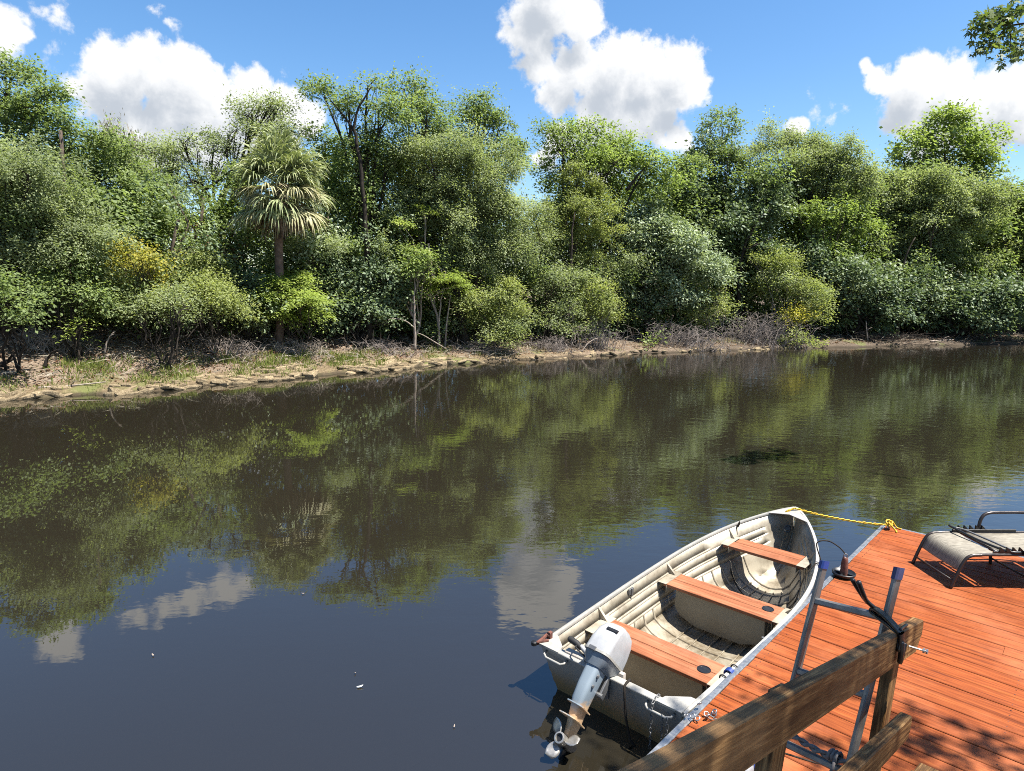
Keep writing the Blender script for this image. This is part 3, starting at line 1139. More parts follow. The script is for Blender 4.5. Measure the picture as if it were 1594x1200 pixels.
# rusty clamp on the port corner
t = thing('clamp', 'rusty brown clamp hanging on the back left corner of the rowboat', 'clamp', boat_pt(0.03, .545, .355), BOAT_RZ)
c = MB()
c.tube([(0.05, 0.01, 0.045), (0.045, 0.035, 0.05), (0.0, 0.05, 0.02), (-0.05, 0.055, 0.012)], [0.012, 0.014, 0.016, 0.014], 8)
c.tube([(0.02, 0.0, 0.03), (-0.03, 0.03, 0.03), (-0.065, 0.065, 0.02)], [0.011, 0.013, 0.010], 8)
c.box((0.06, 0.02, 0.045), 0.03, 0.03, 0.06, bev=0.006)
c.build('jaw', M['rust'], t, True, 40)
c = MB()
c.lathe([(0.010, 0), (0.022, 0.006), (0.022, 0.03), (0.012, 0.036)], 10, (-0.07, 0.065, 0.0), ((1, 0, 0), (0, 1, 0), (0, 0, 1)))
c.build('knob', M['black'], t, True, 40)


# ------------------------------------------------------------------ outboard motor (tilted up on the transom)
T_A = Vector((0.743, 0, 0.669))          # up along the leg
T_B = Vector((-0.669, 0, 0.743))         # towards the propeller side
T_V = Vector((0, 1, 0))
motor = thing('outboard_motor', 'old silver outboard motor tilted up on the rowboat transom', 'outboard motor', boat_pt(0.0, 0.022, 0), BOAT_RZ)
HUB = Vector((-0.470, 0.0, 0.142))


def mp_(a, v, b):
    return HUB + T_A * a + T_V * v + T_B * b


def sect(a, pts):
    return [mp_(a, v, b) for (v, b) in pts]


def rrect(w, b0, b1, r=0.03, n=3):
    """rounded outline width w (port-starboard) from b0 to b1"""
    out = []
    for (cx, cy, a0) in ((w / 2 - r, b1 - r, 0), (-w / 2 + r, b1 - r, 90), (-w / 2 + r, b0 + r, 180), (w / 2 - r, b0 + r, 270)):
        for q in range(n + 1):
            a = R(a0 + 90 * q / n)
            out.append((cx + r * math.cos(a), cy + r * math.sin(a)))
    return out


m = MB()
m.loft([sect(.485, rrect(.12, -.15, .06, .04)), sect(.525, rrect(.17, -.20, .075, .05)), sect(.565, rrect(.192, -.222, .09, .055))])
m.build('lower_pan', M['pan'], motor, True, 45)
m = MB()
m.loft([sect(.567, rrect(.204, -.232, .102, .055)), sect(.582, rrect(.204, -.232, .102, .055))])
m.build('seam_band', M['rim'], motor, True, 45)
m = MB()
m.loft([sect(.584, rrect(.192, -.224, .092, .04, 4)), sect(.66, rrect(.188, -.226, .084, .04, 4)), sect(.74, rrect(.174, -.222, .058, .04, 4)), sect(.790, rrect(.152, -.205, .020, .04, 4)), sect(.815, rrect(.115, -.17, -.02, .036, 4)), sect(.820, rrect(.07, -.13, -.055, .025, 4))])
cowl = m.build('cowl', M['cowl'], motor, True, 55)
m = MB()
m.box(mp_(.748, -.03, .055), .085, .012, .026, (T_V, (T_B * .9 + T_A * .42).normalized(), (T_A * .9 - T_B * .42).normalized()), 0.003)
m.build('rating_plate', M['black'], cowl)
m = MB()
m.box(mp_(.575, .02, .105), .05, .016, .03, (T_V, T_B, T_A), 0.004)
m.build('latch', M['alu_dull'], motor)
m = MB()   # leg
m.loft([sect(.49, rrect(.105, -.105, .05, .03)), sect(.36, rrect(.10, -.10, .05, .03)), sect(.26, rrect(.090, -.105, .040, .028)), sect(.215, rrect(.075, -.115, .02, .024)), sect(.14, rrect(.062, -.135, -.01, .02)), sect(.04, rrect(.036, -.145, -.04, .014)), sect(.0, rrect(.03, -.14, -.05, .01))])
m.build('leg', M['leg'], motor, True, 50)
m = MB()
for q, (a, w0, w1, b0, b1) in enumerate(((.222, .10, .13, -.13, .045), (.135, .09, .15, -.15, .06))):
    pts = [(w0 / 2, b0), (w1 / 2, b1 * .3), (w1 / 2 * .85, b1 * .8), (w1 / 2 * .4, b1), (-w1 / 2 * .4, b1), (-w1 / 2 * .85, b1 * .8), (-w1 / 2, b1 * .3), (-w0 / 2, b0)]
    m.loft([sect(a, pts), sect(a + .007, pts)])
m.build('cavitation_plate', M['leg'], motor)
m = MB()
ax_b = (T_V, T_A, T_B)
m.lathe([(.012, -.235), (.03, -.215), (.040, -.18), (.042, -.10), (.036, -.06), (.034, -.052)], 16, HUB, ax_b)
m.build('gearcase', M['black'], motor, True, 40)
m = MB()
m.loft([[mp_(-.03, .006, -.20), mp_(-.03, -.006, -.20), mp_(-.03, -.006, -.09), mp_(-.03, .006, -.09)], [mp_(-.15, .004, -.155), mp_(-.15, -.004, -.155), mp_(-.15, -.004, -.10), mp_(-.15, .004, -.10)]])
m.build('skeg', M['black'], motor)
prop = MB()
prop.lathe([(.034, -.050), (.037, -.042), (.036, .015), (.026, .018), (.024, -.005)], 18, HUB, ax_b)
po = prop.build('propeller', M['prop'], motor, True, 40)
cc = MB()
cc.lathe([(.0245, -.002), (.0245, .002)], 16, HUB, ax_b)
cc.build('prop_nut', M['black'], po)
for kk in range(3):
    a0 = R(40 + 120 * kk)
    bl = MB()
    nr_, na_ = 6, 7
    verts = []
    for iy in range(nr_):
        r = 0.032 + (0.128 - 0.032) * iy / (nr_ - 1)
        wid = 0.95 * math.sin(math.pi * (0.22 + 0.70 * iy / (nr_ - 1))) ** 0.8
        for ix in range(na_):
            s_ = ix / (na_ - 1) - 0.5
            ang = a0 + s_ * wid * (1.15 - .2 * iy / nr_) * .95
            b_ = -0.018 + s_ * 0.05 * (1 - .3 * iy / nr_) + 0.012 * (iy / nr_)
            verts.append(HUB + T_V * r * math.cos(ang) + T_A * r * math.sin(ang) + T_B * b_)
    fs = [(i * na_ + j, i * na_ + j + 1, (i + 1) * na_ + j + 1, (i + 1) * na_ + j) for i in range(nr_ - 1) for j in range(na_ - 1)]
    bl.add(verts, fs)
    bo = bl.build('blade', M['prop'], po, True)
    sm = bo.modifiers.new('thick', 'SOLIDIFY')
    sm.thickness = 0.006
m = MB()   # clamp bracket
for v in (.055, -.055):
    m.box(mp_(.43, v, -.15), .16, .018, .07, (T_A, T_V, T_B), 0.004)
    m.box((0.03, v, .385), .10, .02, .05, bev=.004)
    m.box((-0.02, v, .30), .022, .02, .16, ((1, 0, 0), (0, 1, 0), (0, 0, 1)), 0.004)
m.tube([mp_(.36, .085, -.11), mp_(.36, -.085, -.11)], .014, 8)
for v in (.05, -.05):
    m.tube([(0.06, v, .315), (0.135, v, .315)], .008, 8)
    m.tube([(0.135, v - .03, .315), (0.135, v + .03, .315)], .006, 6)
m.build('clamp_bracket', M['alu_dull'], motor, True, 40)
m = MB()   # tiller folded out to port
m.tube([mp_(.555, .10, -.15), mp_(.575, .15, -.14), mp_(.60, .235, -.125)], [.022, .022, .018], 8)
m.build('tiller', M['cowl'], motor, True, 50)
m = MB()
m.tube([mp_(.59, .225, -.128), mp_(.605, .27, -.12), mp_(.612, .33, -.112), mp_(.614, .345, -.111)], [.018, .023, .023, .016], 10)
m.build('grip', M['rubber'], motor, True, 50)
m = MB()
m.tube([mp_(.53, .10, -.10), mp_(.545, .17, -.06), mp_(.57, .25, -.09), mp_(.60, .27, -.12)], .006, 6)
m.build('cable', M['rubber'], motor, True)
m = MB()
for v, a in ((-.054, .44), (-.052, .37)):
    m.lathe([(.012, 0), (.012, .008), (.007, .01)], 8, mp_(a, v, .01), (T_A, T_B, -T_V))
m.build('bolt', M['alu_dull'], motor)

# ------------------------------------------------------------------ chains on the starboard transom handle and the black cord
t = thing('chain', 'grey steel chain draped over the right transom handle of the rowboat', 'chain', boat_pt(0, -.44, .33), BOAT_RZ)


def chain_mesh(pts, name, mat, parent, size=0.017):
    pts = [Vector(p) for p in pts]
    seg = []
    for a, b_ in zip(pts, pts[1:]):
        n = max(1, int((b_ - a).length / (size * 1.5)))
        seg += [a.lerp(b_, k_ / n) for k_ in range(n)]
    for i, (a, b_) in enumerate(zip(seg, seg[1:])):
        d = (b_ - a).normalized()
        s1 = d.orthogonal().normalized()
        s2 = d.cross(s1)
        if i % 2:
            s1, s2 = s2, -s1
        m_ = MB()
        c_ = (a + b_) / 2
        r0 = size * 0.45
        ringp = []
        for q in range(10):
            an = 2 * math.pi * q / 10
            ringp.append(c_ + d * (size * .62 * math.sin(an) + (size * .35 if math.sin(an) > 0 else -size * .35)) + s1 * r0 * math.cos(an))
        m_.tube(ringp + [ringp[0]], size * 0.15, 5, cap=False)
        m_.build('link', mat, parent, True)


chain_mesh([(-.052, -.02, .0), (-.06, -.03, -.10), (-.065, -.035, -.22), (-.06, -.04, -.34)], 'link', M['alu_dull'], t)
chain_mesh([(.05, .05, .055), (0.0, .055, .058), (-.045, .055, .03), (-.06, .05, -.1), (-.062, .045, -.30)], 'link', M['alu_dull'], t)
chain_mesh([(-.055, -.06, .0), (-.07, -.07, -.08), (-.075, -.06, -.2)], 'link', M['alu_dull'], t, 0.02)

t = thing('cord', 'thin dark cord looped over the middle of the rowboat transom into the water', 'cord', boat_pt(0, -.17, .375), BOAT_RZ)
m = MB()
m.tube([(.10, .02, -.18), (.065, .015, -.04), (.045, .01, .012), (.0, .005, .014), (-.035, .0, .006), (-.045, -.01, -.06), (-.05, -.03, -.2), (-.05, -.07, -.34), (-.02, -.16, -.45)], .0085, 7)
m.build('strand', M['bark_dark'], t, True)

# ------------------------------------------------------------------ mushroom anchor with its cord
an_p = at(1313, 897, DZ)
t = thing('mushroom_anchor', 'black mushroom anchor standing on the dock edge beside the rowboat bow', 'anchor', an_p)
m = MB()
m.lathe([(.0, .006), (.075, .0), (.098, .022), (.102, .040), (.096, .046), (.085, .034), (.05, .022), (.0, .02)], 24)
m.build('dish', M['black'], t, True, 40)
m = MB()
for q in range(4):
    a = R(45 + 90 * q)
    m.box((.05 * math.cos(a), .05 * math.sin(a), .030), .08, .014, .016, ((math.cos(a), math.sin(a), 0), (-math.sin(a), math.cos(a), 0), (0, 0, 1)))
m.build('web', M['black'], t)
m = MB()
m.lathe([(.036, .02), (.034, .05), (.030, .14), (.024, .165), (.024, .175), (.017, .185)], 16)
m.build('shank', M['rust'], t, True, 40)
m = MB()
m.ring((0, 0, .20), .018, .005, ((1, 0, 0), (0, 0, 1), (0, 1, 0)), 12, 6)
m.build('eye', M['alu_dull'], t, True)
top_a = Vector(an_p) + Vector((0, 0, .215))
t = thing('anchor_rope', 'thin dark rope arching from the black anchor into the bow of the rowboat', 'rope', top_a)
pts = [top_a, top_a + Vector((-.05, .04, .055)), top_a + Vector((-.13, .09, .09)), top_a + Vector((-.22, .11, .055)), boat_pt(2.70, -.56, .50), boat_pt(2.66, -.525, .475), boat_pt(2.56, -.47, .36), boat_pt(2.48, -.43, .14), boat_pt(2.43, -.34, .03), boat_pt(2.50, -.18, -.075), boat_pt(2.62, .02, -.085), boat_pt(2.72, .20, -.03), boat_pt(2.80, .32, .09), boat_pt(2.90, .36, .20), boat_pt(3.05, .37, .34), boat_pt(3.08, .385, .44), boat_pt(3.06, .37, .545), boat_pt(3.04, .385, .47), boat_pt(3.03, .37, .38)]


def smooth_path(pts, n=6):
    P = [Vector(p) for p in pts]
    out = []
    for i in range(len(P) - 1):
        p0, p1, p2, p3 = P[max(i - 1, 0)], P[i], P[i + 1], P[min(i + 2, len(P) - 1)]
        for q in range(n):
            s = q / n
            out.append(0.5 * ((2 * p1) + (p2 - p0) * s + (2 * p0 - 5 * p1 + 4 * p2 - p3) * s * s + (3 * p1 - p0 - 3 * p2 + p3) * s ** 3))
    out.append(P[-1])
    return out


m = MB()
m.tube([p - top_a for p in smooth_path(pts)], .0058, 6)
m.build('strand', M['bark_dark'], t, True)

# ------------------------------------------------------------------ yellow mooring line
k0 = boat_pt(3.58, -.03, .655)
k1 = dock_pt(0.045, -.10, .05)
t = thing('mooring_rope', 'bright yellow rope from the rowboat bow to the dock corner', 'rope', k1)
m = MB()
L1 = [boat_pt(3.50, .05, .622), boat_pt(3.56, .0, .652), k0]
for q in range(1, 12):
    s = q / 12
    p = k0.lerp(k1, s)
    p.z -= 0.10 * 4 * s * (1 - s) * .3
    L1.append(p)
L1.append(k1)
for tw in (0, 1):
    pts = smooth_path(L1, 5)
    m.tube([p - k1 + Vector((0, 0, .007 * math.sin(i * .9 + tw * math.pi))) + Vector((.005 * math.cos(i * .9 + tw * math.pi), 0, 0)) for i, p in enumerate(pts)], .0068, 6)
m.build('line', M['yellow'], t, True)
m = MB()
for q, (dx, dz, rr, ax) in enumerate(((0, .01, .040, ((1, 0, 0), (0, 1, 0), (0, 0, 1))), (0, .03, .036, ((1, 0, 0), (0, .8, .6), (0, -.6, .8))), (.01, .02, .034, ((.7, 0, .7), (0, 1, 0), (-.7, 0, .7))), (-.01, .0, .045, ((1, 0, 0), (0, 1, 0), (0, 0, 1))))):
    m.ring((dx, 0, dz), rr * .85, .0085, ax, 16, 6)
m.tube(smooth_path([(0, 0, .02), (.05, .03, .03), (.10, .02, -.035), (.13, -.02, -.04)]), .009, 6)
m.tube(smooth_path([(0, 0, .02), (-.02, -.05, .03), (.03, -.09, -.035), (.02, -.12, -.04)]), .009, 6)
m.build('knot', M['yellow'], t, True)

# ------------------------------------------------------------------ chaise longue
ch = thing('lounge_chair', 'grey sling lounge chair with dark bronze frame on the orange dock', 'lounge chair', (3.93, 5.715, DZ), R(1.5))
HW = 0.265
SH_ = 0.315


def side_path(y):
    return [(0.0, y, 0.0), (0.05, y, .15), (0.10, y, .265), (0.145, y, .305), (.22, y, SH_), (.45, y, SH_ + .004), (1.9, y, SH_ + .002)]


for s in (1, -1):
    m = MB()
    m.tube(smooth_path(side_path(s * HW), 5), .0145, 8)
    m.build('side_rail', M['bronze'], ch, True)
    m = MB()
    m.tube(smooth_path([(.72, s * HW, SH_), (.755, s * HW, .12), (.77, s * HW, .0)], 4), .0145, 8)
    m.build('leg', M['bronze'], ch, True)
    m = MB()
    m.tube([(1.68, s * HW, SH_), (1.66, s * HW, .15), (1.62, s * HW, .0)], .0145, 8)
    m.build('leg', M['bronze'], ch, True)
    m = MB()
    m.tube(smooth_path([(.62, s * (HW + .02), SH_ + .01), (.64, s * (HW + .025), SH_ + .13), (.70, s * (HW + .03), SH_ + .185), (.85, s * (HW + .03), SH_ + .195), (1.10, s * (HW + .03), SH_ + .19), (1.18, s * (HW + .025), SH_ + .13), (1.20, s * (HW + .02), SH_ + .01)], 5), .015, 8)
    m.build('armrest', M['bronze'], ch, True)
    # notched rack that the back rest hooks into
    m = MB()
    m.box((.66, s * (HW - .005), SH_ + .026), .62, .018, .024, bev=.003)
    for q in range(5):
        xx = .40 + q * .058
        m.add([(xx, s * HW - .009, SH_ + .036), (xx + .045, s * HW - .009, SH_ + .036), (xx + .004, s * HW - .009, SH_ + .075), (xx, s * HW + .009, SH_ + .036), (xx + .045, s * HW + .009, SH_ + .036), (xx + .004, s * HW + .009, SH_ + .075)],
              [(0, 1, 2), (5, 4, 3), (0, 1, 4, 3), (1, 2, 5, 4), (2, 0, 3, 5)])
    m.build('ratchet_rack', M['black'], ch)
m = MB()
m.tube([(.02, -HW, .07), (.02, HW, .07)], .009, 6)
m.build('cross_bar', M['bronze'], ch, True)
m = MB()
m.tube([(.765, -HW, .06), (.765, HW, .06)], .009, 6)
m.build('cross_bar', M['bronze'], ch, True)


def sling(x0, x1, prof, name, sag=.012):
    m_ = MB()
    ny = 8
    rows = []
    for (x, z) in prof:
        rows.append([(x, -HW + .006 + 2 * (HW - .006) * j / ny, z - sag * (1 - (2 * j / ny - 1) ** 2)) for j in range(ny + 1)])
    m_.loft(rows, closed=False)
    o_ = m_.build(name, M['sling'], ch, True)
    sm_ = o_.modifiers.new('cloth', 'SOLIDIFY')
    sm_.thickness = .004


sp = [p for p in smooth_path([(0.06, 0, .168), (0.10, 0, .262), (0.145, 0, .302), (.22, 0, SH_), (.40, 0, SH_ + .003)], 5)]
sling(0, 0, [(p.x, p.z + .004) for p in sp], 'foot_sling')
sling(0, 0, [(.47, SH_ + .006), (.8, SH_), (1.0, SH_ + .004), (1.15, SH_ + .006)], 'seat_sling')
bk = [(1.18, SH_ + .02), (1.5, SH_ + .04), (1.88, SH_ + .05)]
sling(0, 0, bk, 'back_sling')
m = MB()
m.tube(smooth_path([(.335, HW + .03, SH_ + .062), (.36, HW * .8, SH_ + .05), (.42, 0, SH_ + .028), (.47, -HW * .8, SH_ + .03), (.52, -HW - .005, SH_ + .03), (.60, -HW - .005, SH_ + .03)], 5), .011, 8)
m.build('folded_strut', M['black'], ch, True)
m = MB()
m.tube(smooth_path([(.38, HW + .005, SH_ + .05), (.44, HW * .8, SH_ + .045), (.52, 0, SH_ + .028), (.55, -HW * .8, SH_ + .03), (.64, -HW - .005, SH_ + .03)], 5), .009, 8)
m.build('folded_strut', M['alu_dull'], ch, True)
m = MB()
m.tube([(.435, -HW, SH_), (.435, HW, SH_)], .012, 8)
m.build('cross_bar', M['bronze'], ch, True)

# ------------------------------------------------------------------ gangway with its wooden handrail
G_D = Vector((.679, .695, -.238)).normalized()
G_N = Vector((G_D.y, -G_D.x, 0)).normalized()
G_P = G_N.cross(G_D)
_r = ray(1421, 959)
G_E = Vector(EYE) + Vector(_r) / np.linalg.norm(_r) * 3.05
gw = thing('gangway', 'weathered brown wooden gangway handrail sloping down to the orange dock', 'gangway', G_E)
AX = (G_D, G_N, G_P)
gl = lambda d_, n_, p_: G_D * d_ + G_N * n_ + G_P * p_


def board(name, d0, d1, n0, n1, p0, p1, mat='rail', clip=0.0):
    m_ = MB()
    a, b_ = .004, .004
    def sec(d, top, bot):
        return [gl(d, n0 + a, bot), gl(d, n1 - a, bot), gl(d, n1, bot + a), gl(d, n1, top - b_), gl(d, n1 - a, top), gl(d, n0 + a, top), gl(d, n0, top - b_), gl(d, n0, bot + a)]
    ss_ = [sec(d0 + (d1 - d0) * q / 6, p1, p0) for q in range(6)]
    if clip:
        ss_ += [sec(d1 - clip, p1, p0), sec(d1 - .012, p1, p0 + clip * .9), sec(d1, p1 - .012, p0 + clip)]
    else:
        ss_ += [sec(d1, p1, p0)]
    # local frame with x along the board so that the grain runs with it
    rot = Matrix((G_D, -G_N, G_P))
    c0 = gl((d0 + d1) / 2, (n0 + n1) / 2, (p0 + p1) / 2)
    m_.loft([[rot @ (p - c0) for p in s_] for s_ in ss_])
    o_ = m_.build(name, M[mat], gw)
    o_.location = c0
    o_.rotation_mode = 'QUATERNION'
    o_.rotation_quaternion = rot.transposed().to_quaternion()
    return o_


tr_ = board('top_rail', -2.6, 0.0, 0.0, .038, -.117, 0.0, clip=.055)
board('mid_rail', -2.6, -.15, .0385, .0765, -.395, -.312, clip=.02)


def post(d, base):
    m_ = MB()
    L = base
    ss_ = []
    for q in range(5):
        z = -L + (L - .008) * q / 4
        ss_.append([(z, y, x) for (y, x) in ((-.0445 + .004, -.019), (.0445 - .004, -.019), (.0445, -.015), (.0445, .015), (.0405, .019), (-.0405, .019), (-.0445, .015), (-.0445, -.015))])
    m_.loft(ss_)
    o_ = m_.build('post', M['rail'], gw)
    o_.location = gl(d, -.020, -.03)
    rot = Matrix((G_P, G_D, -G_N)).transposed()
    o_.rotation_mode = 'QUATERNION'
    o_.rotation_quaternion = rot.to_quaternion()
    return o_


post(-.135, 1.22)
post(-1.26, 1.05)
post(-2.35, .95)
# tread boards of the gangway, only the first end shows
for q in range(17):
    d1 = .11 - q * .155
    tb = board('tread', d1 - .14, d1, .083, 1.02, -.585, -.550)
for n_ in (.06, .94):
    board('stringer', -2.6, .10, n_, n_ + .04, -.74, -.588)
m = MB()
bp_ = gl(-.20, .038, -.070)
m.tube([bp_, bp_ + G_N * .052 + G_D * .012], .0038, 6)
m.lathe([(.009, 0), (.009, .006)], 6, bp_ + G_N * .042 + G_D * .010, (G_D, G_P, G_N))
m.lathe([(.009, 0), (.009, .006)], 6, bp_ + G_N * .051 + G_D * .012, (G_D, G_P, G_N))
m.build('bolt', M['alu'], gw)

# ------------------------------------------------------------------ aluminium ladder tied to the handrail
L_R = Vector(EYE) + Vector(ray(1391, 985)) * ((G_E - Vector(EYE)).length / np.linalg.norm(_r) * 1.0) * 1.0
L_R = G_E + gl(-.20, -.044, 0.0)
r_r = ray(1389, 975)
tR = (L_R - Vector(EYE)).length / np.linalg.norm(r_r)
r_l = Vector(ray(1268, 935))
tL = tR * 1.115
L_L = Vector(EYE) + r_l * tL
rung_dir = (L_R - L_L).normalized()
lad = thing('ladder', 'grey aluminium ladder with blue caps standing on the dock behind the handrail', 'ladder', L_L)
LAXW = (L_R - L_L).length
lp = Vector((.235, .16, .955)).normalized()
ln = rung_dir.cross(lp).normalized()
for nm, base, topl, capl in (('left', Vector((0, 0, 0)), .160, .032), ('right', L_R - L_L, .185, .045)):
    lowl = (DZ + .02 - (L_L + base).z) / lp.z
    m = MB()
    m.box(base + lp * ((topl + lowl) / 2), topl - lowl, .019, .038, (lp, rung_dir, ln), .005)
    ro = m.build('stile', M['alu_dull'], lad)
    m = MB()
    m.box(base + lp * (topl - capl / 2 + .006), capl, .024, .043, (lp, rung_dir, ln), .006)
    m.build('end_cap', M['blue' if nm == 'left' else 'blue_dull'], ro)
for q in range(5):
    b0 = lp * (-.29 * q)
    if (L_L + b0).z < DZ + .1:
        break
    m = MB()
    m.box(b0 + rung_dir * LAXW / 2, LAXW - .02, .026, .028, (rung_dir, ln, lp), .006)
    m.build('rung', M['alu_dull'], lad)

# black tie-wrap round ladder and rail
tie_c = Vector((L_R - rung_dir * 0.01))
tie_c = tie_c + G_P * ((G_E - tie_c).dot(G_P))
t = thing('cable_tie', 'black rubber strap lashing the ladder to the end of the handrail', 'strap', tie_c)
w2l = lambda d_, n_, p_: G_D * (d_ - 1.5 * max(0, n_ + .03)) + G_N * n_ + G_P * p_
nb = (tie_c - G_E).dot(G_N)
lo = -nb + .038
for q, dd in enumerate((-.018, 0.0, .016)):
    m = MB()
    loopp = [w2l(dd, lo + .006, .004), w2l(dd + .01, lo + .009, -.03), w2l(dd + .006, lo + .006, -.052), w2l(dd + .0, lo - .012, -.004), w2l(dd, -.036, .004), w2l(dd - .01, -.034, .022), w2l(dd - .004, .0, .022), w2l(dd, lo * .5, .016), w2l(dd, lo + .006, .004)]
    m.tube(smooth_path(loopp, 4), .0065, 6, cap=False)
    m.build('loop', M['black'], t, True)
m = MB()
for sgn in (0, 1):
    m.tube(smooth_path([w2l(0, -.02, .02), w2l(-.05, -.05, .045), w2l(-.08 - .02 * sgn, -.07 + .015 * sgn, .075), w2l(-.12 - .01 * sgn, -.095 + .025 * sgn, .12)], 5), [.0085] * 16, 6)
m.tube(smooth_path([w2l(0, lo, .012), w2l(.06, lo - .01, .006), w2l(.13, lo - .012, .006)], 5), .006, 6)
m.build('loose_end', M['black'], t, True)
m = MB()
m.tube(smooth_path([w2l(.0, lo + .012, -.02), w2l(.010, lo + .016, -.06), w2l(.02, lo + .014, -.09), w2l(.03, lo + .014, -.06), w2l(.04, lo + .014, -.03)], 5), .009, 6)
m.build('loose_end', M['black'], t, True)

# twisted rope tied to the low rung and a wire stay
pA = L_L + lp * -.58 + rung_dir * .03
pB = L_L + lp * -.56 + rung_dir * (LAXW + .05)
t = thing('tie_rope', 'frayed grey rope stretched along the lower ladder rung', 'rope', pA)
m = MB()
pts = []
n_ = 26
for tw in range(2):
    pp = []
    for i in range(n_ + 1):
        s = i / n_
        p = (pB - pA) * s + Vector((0, 0, .055 - .03 * s - .05 * math.sin(math.pi * s) * .4))
        a = i * .8 + tw * math.pi
        pp.append(p + ln * .008 * math.cos(a) + Vector((0, 0, .008 * math.sin(a))))
    m.tube(pp, .007, 6)
kc = (pB - pA) * .66 + Vector((0, 0, .028))
for q in range(3):
    m.ring(kc + rung_dir * (q - 1) * .014, .018, .007, (ln, lp, rung_dir), 10, 5)
m.tube(smooth_path([kc, kc + Vector((-.02, -.03, -.02)), kc + Vector((-.03, -.02, -.07))], 4), .006, 6)
m.build('strand', M['grey_rope'], t, True)
pW = L_L + lp * -.62 + rung_dir * .02
pG = Vector(at(1312, 1195, DZ + .30))
t = thing('stay_wire', 'thin dark wire slanting down from the lower ladder rung', 'wire', pW)
m = MB()
m.tube([(0, 0, 0), (pG - pW) * .5 + Vector((0, 0, -.01)), pG - pW], .004, 5)
m.build('strand', M['bark_dark'], t, True)

# silver post and chain knot where the dock meets the stern, and a pale float on the deck
cp = dock_pt(.02, -4.50, .0)
t = thing('mooring_chain', 'bundle of bright steel chain around the dock edge by the boat stern', 'chain', cp, DOCK_RZ)
rgc = random.Random(2)
for q in range(8):
    m = MB()
    cpos = Vector((rgc.uniform(-.06, .06), rgc.uniform(-.10, .06), rgc.uniform(.008, .05)))
    a = rgc.uniform(0, 6.28)
    ax0 = Vector((math.cos(a), math.sin(a), rgc.uniform(-.5, .5))).normalized()
    ax1 = ax0.orthogonal().normalized()
    m.ring(cpos, .015, .0042, (ax0, ax1, ax0.cross(ax1)), 10, 6)
    m.build('link', M['alu'], t, True)
chain_mesh([(.05, -.02, .03), (.11, .02, .012), (.17, .05, .012), (.24, .055, .012)], 'link', M['grey_rope'], t, 0.02)
fp = at(1160, 1202, DZ)
t = thing('deck_float', 'small pale grey float lying on the deck below the handrail', 'float', fp, R(35))
m = MB()
m.lathe([(.02, -.16), (.05, -.15), (.065, -.11), (.065, .11), (.05, .15), (.02, .16)], 14, (0, 0, .065), ((0, 1, 0), (0, 0, 1), (1, 0, 0)))
m.build('shell', M['white_pl'], t, True, 50)
m = MB()
m.lathe([(.067, -.02), (.067, .02)], 14, (0, 0, .065), ((0, 1, 0), (0, 0, 1), (1, 0, 0)))
m.build('band', M['blue'], t, True, 50)

# ------------------------------------------------------------------ trees, shrubs
def shoreY(px):
    return float(np.interp(px, SHX, SHY, left=SHY[0] + (px - 0) * 0.0068, right=SHY[-1] + (px - 1594) * 0.014))


def depth_scale(px, py, Y):
    """metres per photograph pixel at a point"""
    return (Y / ray(px, py)[1]) / FPX


LEAF = {  # length, width, up-bias, flatness of a clump, leaves per m2 factor
    'oak': (0.102, 0.060, .45, .55, 1.0), 'bright': (0.111, 0.068, .45, .55, 1.0), 'grey': (0.086, 0.044, .40, .60, 1.1), 'silver': (0.123, 0.060, .30, .70, 1.0),
    'dark': (0.139, 0.076, .40, .60, .95), 'olive': (0.090, 0.048, .40, .60, 1.0), 'gold': (0.082, 0.056, .4, .6, 1.0), 'lime': (0.123, 0.040, .80, .22, 1.2),
    'rustleaf': (0.131, 0.048, .1, .8, .8), 'moss': (0.164, 0.024, .0, 1.0, 1.0),
}
N_LEAVES = 0


